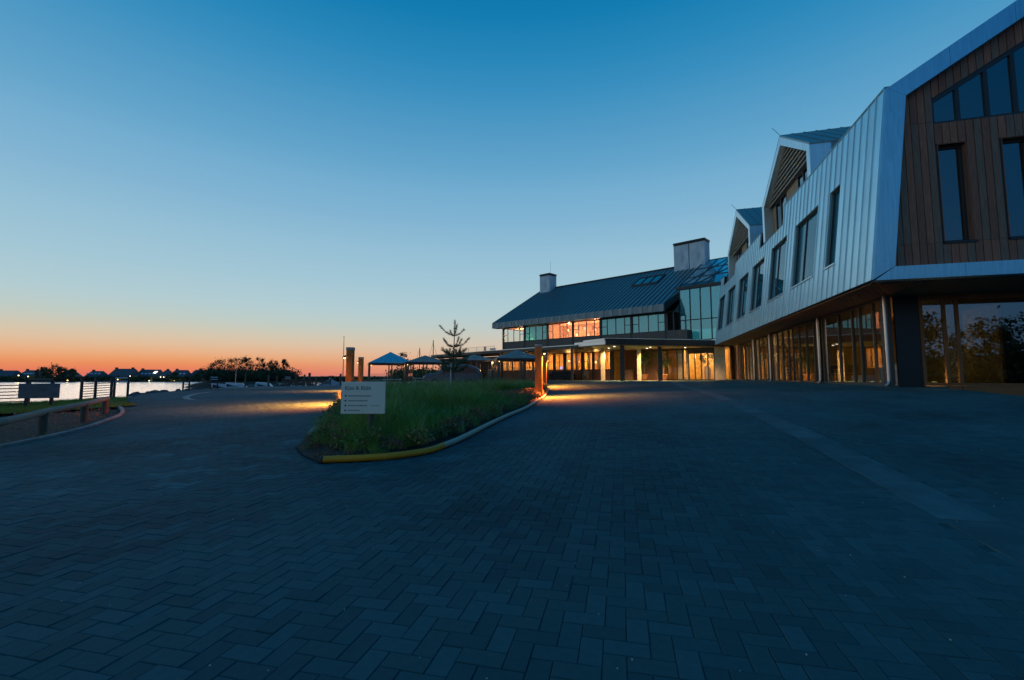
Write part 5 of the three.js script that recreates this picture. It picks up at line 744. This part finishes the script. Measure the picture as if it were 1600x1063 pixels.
for (const [x, z, label] of [[10.2, -33.8, 'tall indoor plant behind the second downpipe'], [10.4, -45.2, 'bushy indoor plant at the far end of the glazing']]) { const t = thing('indoor_plant', label, 'plant', 'plants behind the wing glazing', x, FL + 0.012, z); put('pot', new THREE.LatheGeometry([[0, 0], [0.2, 0], [0.26, 0.45], [0.22, 0.45], [0, 0.4]].map(([a, b]) => new THREE.Vector2(a, b)), 16), M.white, t); put('stems', [...Array(6)].map(() => bar(V(0, 0.4, 0), V(rr(-0.5, 0.5), rr(1.3, 2.3), rr(-0.5, 0.5)), 0.014, 0.006, 4)), M.bark, t); put('leaves', leafCloud(320, [[0, 1.7, 0, 0.5], [0.3, 2.1, 0.2, 0.4], [-0.3, 1.4, -0.2, 0.4]], 0.11), M.leafMid, t); }

// ───────────────────────────── harbour ─────────────────────────────
function boat(label, x, z, ry, L, kind) {
  const t = thing('motor_boat', label, 'boat', 'boats moored in the harbour', x, -1.2, z, ry), B = L * 0.17, S = [], N = 9; 
  for (let i = 0; i <= N; i++) { const u = i / N, w = B * Math.sqrt(Math.max(0, 1 - Math.pow(Math.max(0, u - 0.35) / 0.65, 2.2))) * (0.86 + 0.14 * Math.min(1, u * 4)), h = 0.75 + 0.45 * u * u; S.push([(u - 0.5) * L, w, h]); }
  const pos = []; for (let i = 0; i < N; i++) for (const s of [-1, 1]) { const [xa, wa, ha] = S[i], [xb, wb, hb] = S[i + 1], P = (X, W, H) => [V(X, -0.3, 0), V(X, 0.05, s * W * 0.75), V(X, H, s * W)], p = P(xa, wa, ha), q = P(xb, wb, hb); for (let k = 0; k < 2; k++) pos.push(p[k], q[k], q[k + 1], p[k], q[k + 1], p[k + 1]); pos.push(V(xa, ha, 0), V(xb, hb, 0), q[2], V(xa, ha, 0), q[2], p[2]); }
  { const [xa, wa, ha] = S[0]; pos.push(V(xa, -0.3, 0), V(xa, ha, wa), V(xa, ha, -wa)); }
  const g = new THREE.BufferGeometry().setFromPoints(pos); g.computeVertexNormals(); M.hull.side = THREE.DoubleSide; put('hull', cubeUV(g), M.hull, t);
  put('rubbing_strake', S.slice(0, -1).flatMap(([xa, wa, ha], i) => [-1, 1].map((s) => bar(V(xa, ha - 0.08, s * wa), V(S[i + 1][0], S[i + 1][2] - 0.08, s * S[i + 1][1]), 0.03, 0.03, 5))), M.frameDark, t);
  if (kind === 'cover') { put('cover', [prism([V(-L * 0.48, 0.8, -B), V(-L * 0.48, 0.8, B), V(L * 0.1, 2.3, 0)], V(0.01, 0, 0)), prism([V(-L * 0.48, 0.8, B), V(L * 0.45, 1.15, 0.1), V(L * 0.02, 2.3, 0)], V(0, -0.02, 0)), prism([V(-L * 0.48, 0.8, -B), V(L * 0.45, 1.15, -0.1), V(L * 0.02, 2.3, 0)], V(0, -0.02, 0))], M.boatCover, t); put('cover_frame', [bar(V(-L * 0.45, 0.8, 0.9), V(L * 0.02, 2.35, 0), 0.03), bar(V(-L * 0.3, 0.8, -0.9), V(L * 0.02, 2.35, 0), 0.03)], M.hull, t); }
  else { put('cabin', prism([V(-L * 0.22, 0.85, -B * 0.7), V(L * 0.2, 1.0, -B * 0.62), V(L * 0.06, 1.75, -B * 0.55), V(-L * 0.2, 1.85, -B * 0.6)], V(0, 0, B * 1.3)), M.hull, t); put('cabin_window', [prism([V(-L * 0.18, 1.35, B * 0.72), V(L * 0.08, 1.4, B * 0.68), V(L * 0.04, 1.66, B * 0.64), V(-L * 0.18, 1.7, B * 0.68)], V(0, 0, 0.02)), prism([V(-L * 0.18, 1.35, -B * 0.74), V(L * 0.08, 1.4, -B * 0.68), V(L * 0.04, 1.66, -B * 0.64), V(-L * 0.18, 1.7, -B * 0.68)], V(0, 0, -0.02))], M.blackPanel, t); put('guard_rail', [bar(V(L * 0.15, 1.5, B * 0.7), V(L * 0.47, 1.65, 0), 0.018), bar(V(L * 0.15, 1.5, -B * 0.7), V(L * 0.47, 1.65, 0), 0.018), bar(V(L * 0.3, 0.95, B * 0.5), V(L * 0.3, 1.57, B * 0.4), 0.015)], M.steel, t); if (kind === 'mast') put('mast', bar(V(-L * 0.05, 1.8, 0), V(-L * 0.05, 3.4, 0), 0.03, 0.015), M.steel, t); }
}
boat('white cabin cruiser moored in front of the dark trees', -46.6, -44.4, 0.75, 6.6, 'mast');
boat('smaller white motor boat next to the cabin cruiser', -46.0, -48.0, 0.6, 5.4, '');
boat('low white boat beyond the jetty boards', -45.6, -53.0, 3.6, 5.2, '');
boat('boat under a pale tent cover behind the orange pillar', -40.6, -53.4, 0.55, 5.2, 'cover');
boat('dark silhouetted small boat at the rocky corner of the quay', -43.9, -39.6, 0.9, 4.6, '');
[[-44.7, -43.5, 1.7, 0.09], [-42.4, -44.6, 1.5, 0.13], [-42.8, -49.6, 1.45, 0.12], [-42.2, -50.4, 1.6, 0.13], [-40.2, -48.9, 1.8, 0.16], [-44.9, -56, 1.38, 0.14], [-37.6, -51.6, 1.7, 0.14], [-45.6, -59.9, 1.45, 0.14], [-43.6, -47.2, 1.4, 0.1]].sort((p, q) => across(p[0], p[1]) / along(p[0], p[1]) - across(q[0], q[1]) / along(q[0], q[1])).forEach(([x, z, top, r], n) => { const t = tag(put('mooring_pile', [cyl(r, r * 0.92, top + 2.4, x, -2.4, z, 12), cyl(r * 1.05, r * 1.02, 0.05, x, top, z, 12)], M.timber), `${ORD[n]} mooring pile in the marina, counted from the dark harbour trees rightwards`, 'pile', 'mooring piles of the marina'); return t; });
{ const t = thing('jetty', 'timber jetty with board railing along the moored boats', 'jetty'), a = V(-39.6, -0.2, -44.8), b = V(-37.8, -0.2, -51.2); for (let i = 0; i < 26; i++) { const p = a.clone().lerp(b, (i + 0.5) / 26); put('deck_board', bx(1.7, 0.05, 0.22, p.x - 0.5, p.y + 0.32, p.z, 0.27), M.timber, t); } for (let i = 0; i <= 5; i++) { const p = a.clone().lerp(b, i / 5); put('post', cyl(0.06, 0.06, 2.9, p.x - 1, -1.8, p.z, 8), M.timber, t); } for (const y of [0.45, 0.62, 0.79, 0.96]) put('rail', beam(V(a.x - 1, y, a.z), V(b.x - 1, y, b.z), 0.03, 0.11), M.timber, t); }
for (const [x, z, top, label] of [[-55.2, -109.2, 8.9, 'shorter stayed mast over the pavilion roofs'], [-51.8, -110.2, 11, 'taller stayed mast beside the pine']]) { const t = thing('sailing_boat', label + ' on a hidden sailing boat', 'boat', 'masts behind the pavilions', x, -1.2, z); put('hull', prism([V(-4, 0.9, 0), V(-3, -0.2, 0), V(3, -0.2, 0), V(4.4, 1.1, 0)], V(0, 0, 1.6)), M.hull, t); put('mast', bar(V(0, 0.8, 0.8), V(0, top + 1.2, 0.8), 0.14, 0.1), M.frameDark, t); put('stay', [bar(V(0, top + 0.9, 0.8), V(-3, 0.9, 0.8), 0.03), bar(V(0, top + 0.2, 0.8), V(3.6, 1, 0.8), 0.03), bar(V(0, 3, 0.8), V(-2.8, 2.6, 0.8), 0.08)], M.frameDark, t); }
{ const t = thing('flag_pole', 'thin bare pole rising behind the parking sign pillars', 'pole', undefined, -31.2, level(-31.2, -43.2), -43.2); put('pole', cyl(0.045, 0.02, 5.4, 0, 0, 0, 8), M.frameDark, t); put('halyard', bar(V(0.06, 0.5, 0), V(0.03, 5.2, 0), 0.006, 0.006, 4), M.frameDark, t); put('finial', new THREE.SphereGeometry(0.06, 8, 6).translate(0, 5.42, 0), M.frameDark, t); }

// ───────────────────────────── trees and the far shore ─────────────────────────────
function tree(name, label, group, x, y, z, h, r, n, leaf, mat = M.leafDark, slim = 1) {
  const t = thing(name, label, 'tree', group, x, y, z, rnd() * 6), limbs = [bar(V(0, -0.3, 0), V(0, h * 0.35, 0), h * 0.022, h * 0.016), bar(V(0, h * 0.35, 0), V(rr(-0.1, 0.1) * r, h * 0.86, 0), h * 0.016, h * 0.005)], blobs = [];
  const k = 46; for (let i = 0; i < k; i++) { const a = rnd() * 6.283, f = rr(0.08, 0.99), rad = r * Math.sqrt(Math.max(0.03, 1 - Math.pow((f - 0.38) / 0.64, 2))) * Math.sqrt(rnd()) * slim, e = V(Math.cos(a) * rad, h * f, Math.sin(a) * rad); if (i % 3 === 0) limbs.push(bar(V(0, h * Math.max(0.1, f - 0.2), 0), e, h * 0.006, h * 0.002, 5)); blobs.push([e.x, e.y, e.z, r * rr(0.12, 0.34)]); }
  put('trunk', limbs, M.bark, t); put('crown', leafCloud(n, blobs, leaf), mat, t); return t;
}
[[-97.4, -87, 7.4, 3.4, 'rounded tree at the left of the dark harbour clump'], [-95.8, -89.7, 8.2, 3, 'tall loose crowned tree in the middle of the harbour clump'], [-92.8, -90.4, 8.4, 2.6, 'tree with gappy crown at the right of the harbour clump'], [-98.6, -85, 4.4, 3, 'low bush at the foot of the harbour clump'], [-94.6, -96.3, 8.9, 2.2, 'tallest slim tree standing next to the harbour clump'], [-94.0, -98.4, 6, 2.6, 'low rounded tree between the two slim harbour trees'], [-91.0, -97, 8.2, 2.1, 'slim tree with ragged top nearer the jetty'], [-88.6, -98, 8.0, 1.7, 'slim tree at the right hand end of the harbour trees']].forEach(([x, z, h, r, l]) => tree('harbour_tree', l, 'trees on the harbour spit', x, terrain(x, z) - 0.1, z, h * 0.7, r * 0.86, 4200, 0.1));
{ const s = []; for (let i = 0; i < 260; i++) { const a = rnd() * 6.283, q = Math.sqrt(rnd()), x = -93.5 + Math.cos(a) * q * 10, z = -93 + Math.sin(a) * q * 8; s.push([x, terrain(x, z) - 0.2, z, rr(0.8, 1.7), [rr(0.6, 1.1), rr(0.6, 1.1), rr(0.6, 1.1)]]); }
  scatter('harbour_scrub', leafCloud(160, [[0, 0.8, 0, 1], [0.8, 1.3, 0.2, 0.7], [-0.8, 1, 0, 0.8]], 0.14), M.leafDark, s, scene, 'dense dark undergrowth below the harbour trees', 'undergrowth'); }
tree('harbour_tree', 'small dark tree behind the blue roofed pavilion', 'trees on the harbour spit', -34.5, 0.2, -62, 4.6, 1.6, 1500, 0.12);
[[-291.5, -160, 8.6, 4, 'round dark tree rising over the far shore roofs'], [-287, -161.2, 10, 5, 'broadest tree over the far shore roofs'], [-283, -162.4, 8.4, 3, 'tree right of the broadest far shore tree'], [-277, -163.6, 7.4, 2.4, 'small tree beside the pale roofed far house'], [-226, -176, 5, 3, 'low tree between far houses behind the orange lamp'], [-205, -182, 5.4, 4, 'low tree at the end of the far houses']].forEach(([x, z, h, r, l]) => tree('far_shore_tree', l, 'trees across the harbour', x, -0.5, z, h * 0.76, r * 0.9, 1300, 0.3));
{ const s = []; for (let i = 0; i < 240; i++) { const X = rr(-18.5, -1), D = rr(66, 72) - (X + 10) * 0.3; s.push([X * cosV - D * sinV, rr(0.2, 0.5), -X * sinV - D * cosV, rr(0.7, 1.25), [rr(0.7, 1.3), rr(0.7, 1.2), rr(0.7, 1.2)]]); }
  scatter('terrace_hedge', leafCloud(90, [[0, 0.8, 0, 0.9], [0.5, 1.2, 0.2, 0.7], [-0.5, 1.1, 0, 0.7]], 0.14), M.leafMid, s, scene, 'clipped hedge behind the tent pavilions', 'hedge');
  const b = []; for (let i = 0; i < 420; i++) b.push([rr(14, 64), rr(-0.2, 0.6), rr(21, 30), rr(1, 2), [rr(0.7, 1.2), rr(0.7, 1.2), rr(0.7, 1.2)]]);
  scatter('garden_shrubbery', leafCloud(80, [[0, 0.9, 0, 1], [0.6, 1.4, 0.2, 0.8], [-0.6, 1.2, 0, 0.8]], 0.2), M.leafDark, b, scene, 'dark shrubbery behind the viewer, mirrored in the end wall glass', 'shrubbery'); }
{ // continuous low hedge and scrub along the far bank
  const s = []; for (let i = 0; i < 900; i++) { const X = rr(-330, -60), D = 229 + 6 * Math.sin(X * 0.03) + 3 * Math.sin(X * 0.11) + rr(0, 6); s.push([X * cosV - D * sinV, rr(-0.9, -0.08), -X * sinV - D * cosV, rr(0.8, 1.6), [rr(0.6, 1.1), rr(0.6, 1.1), rr(0.6, 1.1)]]); }
  scatter('far_bank_scrub', leafCloud(60, [[0, 0.5, 0, 1], [0.9, 0.4, 0.2, 0.8], [-0.9, 0.4, 0, 0.8]], 0.35), M.leafDark, s, scene, 'dark scrub along the far bank of the harbour', 'scrub');
}
[[15, 30, 4.7, 0, 'grey roofed house at the far left of the opposite shore'], [57, 36, 4.9, 1, 'long low house behind the yellow lamps across the water'], [111, 22, 5.2, 2, 'pale roofed house right of the broad far tree'], [154, 20, 4.4, 0, 'small dark house left of the largest far house'], [197, 38, 5.7, 1, 'largest far house with two chimneys in the middle'], [237, 32, 5.3, 0, 'far house with a lit roof window and glazed eaves'], [263, 15, 4.8, 2, 'narrow gabled house right of the lit far house'], [285, 22, 5.0, 0, 'far house with roof lights above the orange lamp'], [312, 22, 5.2, 2, 'far house with long sloping pale roof'], [336, 26, 5.2, 1, 'dark roofed house behind the harbour trees']].forEach(([px, w, top, v, label], i) => {
  const D = 240 + (i % 3) * 5, X = (px - 800) / 711 * D, x = X * cosV - D * sinV, z = -X * sinV - D * cosV, W = w * D / 711 * 0.98, y0 = -0.2, eave = 2.0, dp = 8, t = thing('far_house', label, 'house', 'houses across the harbour', x, y0, z, 0.27 + [0.12, -0.1, 0.25][v]), rh = top - y0, hip = v === 2 ? W * 0.28 : 0.5;
  put('wall', bb(-W / 2 + 0.3, W / 2 - 0.3, -1.6, eave, -dp / 2, dp / 2), M.brick, t);
  const e = [V(-W / 2, eave - 0.3, dp / 2 + 0.4), V(W / 2, eave - 0.3, dp / 2 + 0.4), V(W / 2, eave - 0.3, -dp / 2 - 0.4), V(-W / 2, eave - 0.3, -dp / 2 - 0.4)], r0 = V(-W / 2 + hip, rh, 0), r1 = V(W / 2 - hip, rh, 0), rf = put('roof', [prism([e[0], e[1], r1, r0], V(0, -0.15, 0)), prism([e[2], e[3], r0, r1], V(0, -0.15, 0)), prism([e[1], e[2], r1], V(0, -0.15, 0)), prism([e[3], e[0], r0], V(0, -0.15, 0))], M.slateRoof, t);
  for (const cx of v === 1 ? [-W / 2 + 1.2, W / 2 - 2] : [v ? W / 2 - hip - 1 : -W / 2 + 1.4]) put('chimney', bb(cx - 0.5, cx + 0.5, rh - 0.8, rh + 0.7, -0.4, 0.4), M.brick, rf);
  const n = Math.max(3, Math.round(W / 2.4)); for (let k = 0; k < n; k++) { const wx = -W / 2 + W * (k + 0.5) / n; put('window', bb(wx - 0.55, wx + 0.55, 0.3, 1.4, dp / 2, dp / 2 + 0.05), M.blackPanel, t); }
  if (i === 5) { put('lit_roof_window', prism([V(2.6, 3.4, 2.6), V(3.8, 3.4, 2.6), V(4.3, 4.4, 1.5), V(3.2, 4.4, 1.5)], V(0, 0.12, 0.1)), M.lampWhite, rf); }
  if (i % 2) put('roof_window', [...Array(4)].map((_, k) => prism([V(-3 + k * 1.8, 2.9, 3.3), V(-2 + k * 1.8, 2.9, 3.3), V(-2 + k * 1.8, 3.5, 2.6), V(-3 + k * 1.8, 3.5, 2.6)], V(0, 0.08, 0.06))), M.hull, rf);
});
[[31, 2.0, 1.2, 'bright yellow lamp by the far left house'], [46, 1.5, 0.8, 'smaller yellow lamp right of the brightest far left lamp'], [108, -0.4, 1, 'yellow lamp at the waterline under the pale roofed far house'], [186, 0, 0.9, 'yellow lamp under the largest far house'], [205, 1.7, 0.6, 'small white lamp above the boards frame on the far shore'], [235, -0.6, 0.8, 'low lamp at the waterline under the lit far house'], [252.5, 1.2, 0.5, 'left of three small white lamps on the far shore'], [257.5, 1.2, 0.5, 'middle of three small white lamps on the far shore'], [262, 1.5, 0.7, 'right and highest of three small white lamps on the far shore'], [274, -0.4, 1.5, 'large orange lamp at the far waterline']].forEach(([px, y, s, label], i) => {
  const D = 227 + 6 * Math.sin((px - 800) / 711 * 226 * 0.03) - 2, X = (px - 800) / 711 * D, x = X * cosV - D * sinV, z = -X * sinV - D * cosV, t = thing('shore_lamp', label, 'lamp', 'lamps on the opposite shore', x, 0, z);
  put('lamp_globe', new THREE.SphereGeometry(0.24 * Math.min(1, 0.75 + s * 0.2), 10, 8).translate(0, y, 0), i === 9 ? M.lampFar : i > 3 && i < 9 ? M.lampWhite : M.lampFar, t); put('lamp_post', cyl(0.06, 0.05, y + 1.9, 0, -1.9, 0, 6), M.frameDark, t); pointLamp(0, y, 0, 12 * s, t, i > 3 && i < 9 ? [1, 0.85, 0.6] : [1, 0.62, 0.2]);
});
// trees behind the viewer, seen as dark shapes in the end wall glass
[[27, 24, 8.2, 3.6, 'broad garden tree'], [33, 27, 9.4, 3.8, 'tall garden tree'], [39, 25, 8, 3.6, 'round garden tree'], [46, 28, 9, 4, 'spreading garden tree'], [22, 26, 7.4, 3.2, 'small garden tree'], [53, 26, 8.4, 4, 'wide garden tree'], [30.5, 31, 8.8, 4, 'farther garden tree']].forEach(([x, z, h, r, l]) => tree('garden_tree', l + ' behind the viewer, mirrored in the end wall glass', 'trees mirrored in the end wall glass', x, -0.1, z, h, r, 2600, 0.2));

scene.traverse((o) => { if (o.isMesh) { o.castShadow = true; o.receiveShadow = true; } });
renderer.render(scene, camera);
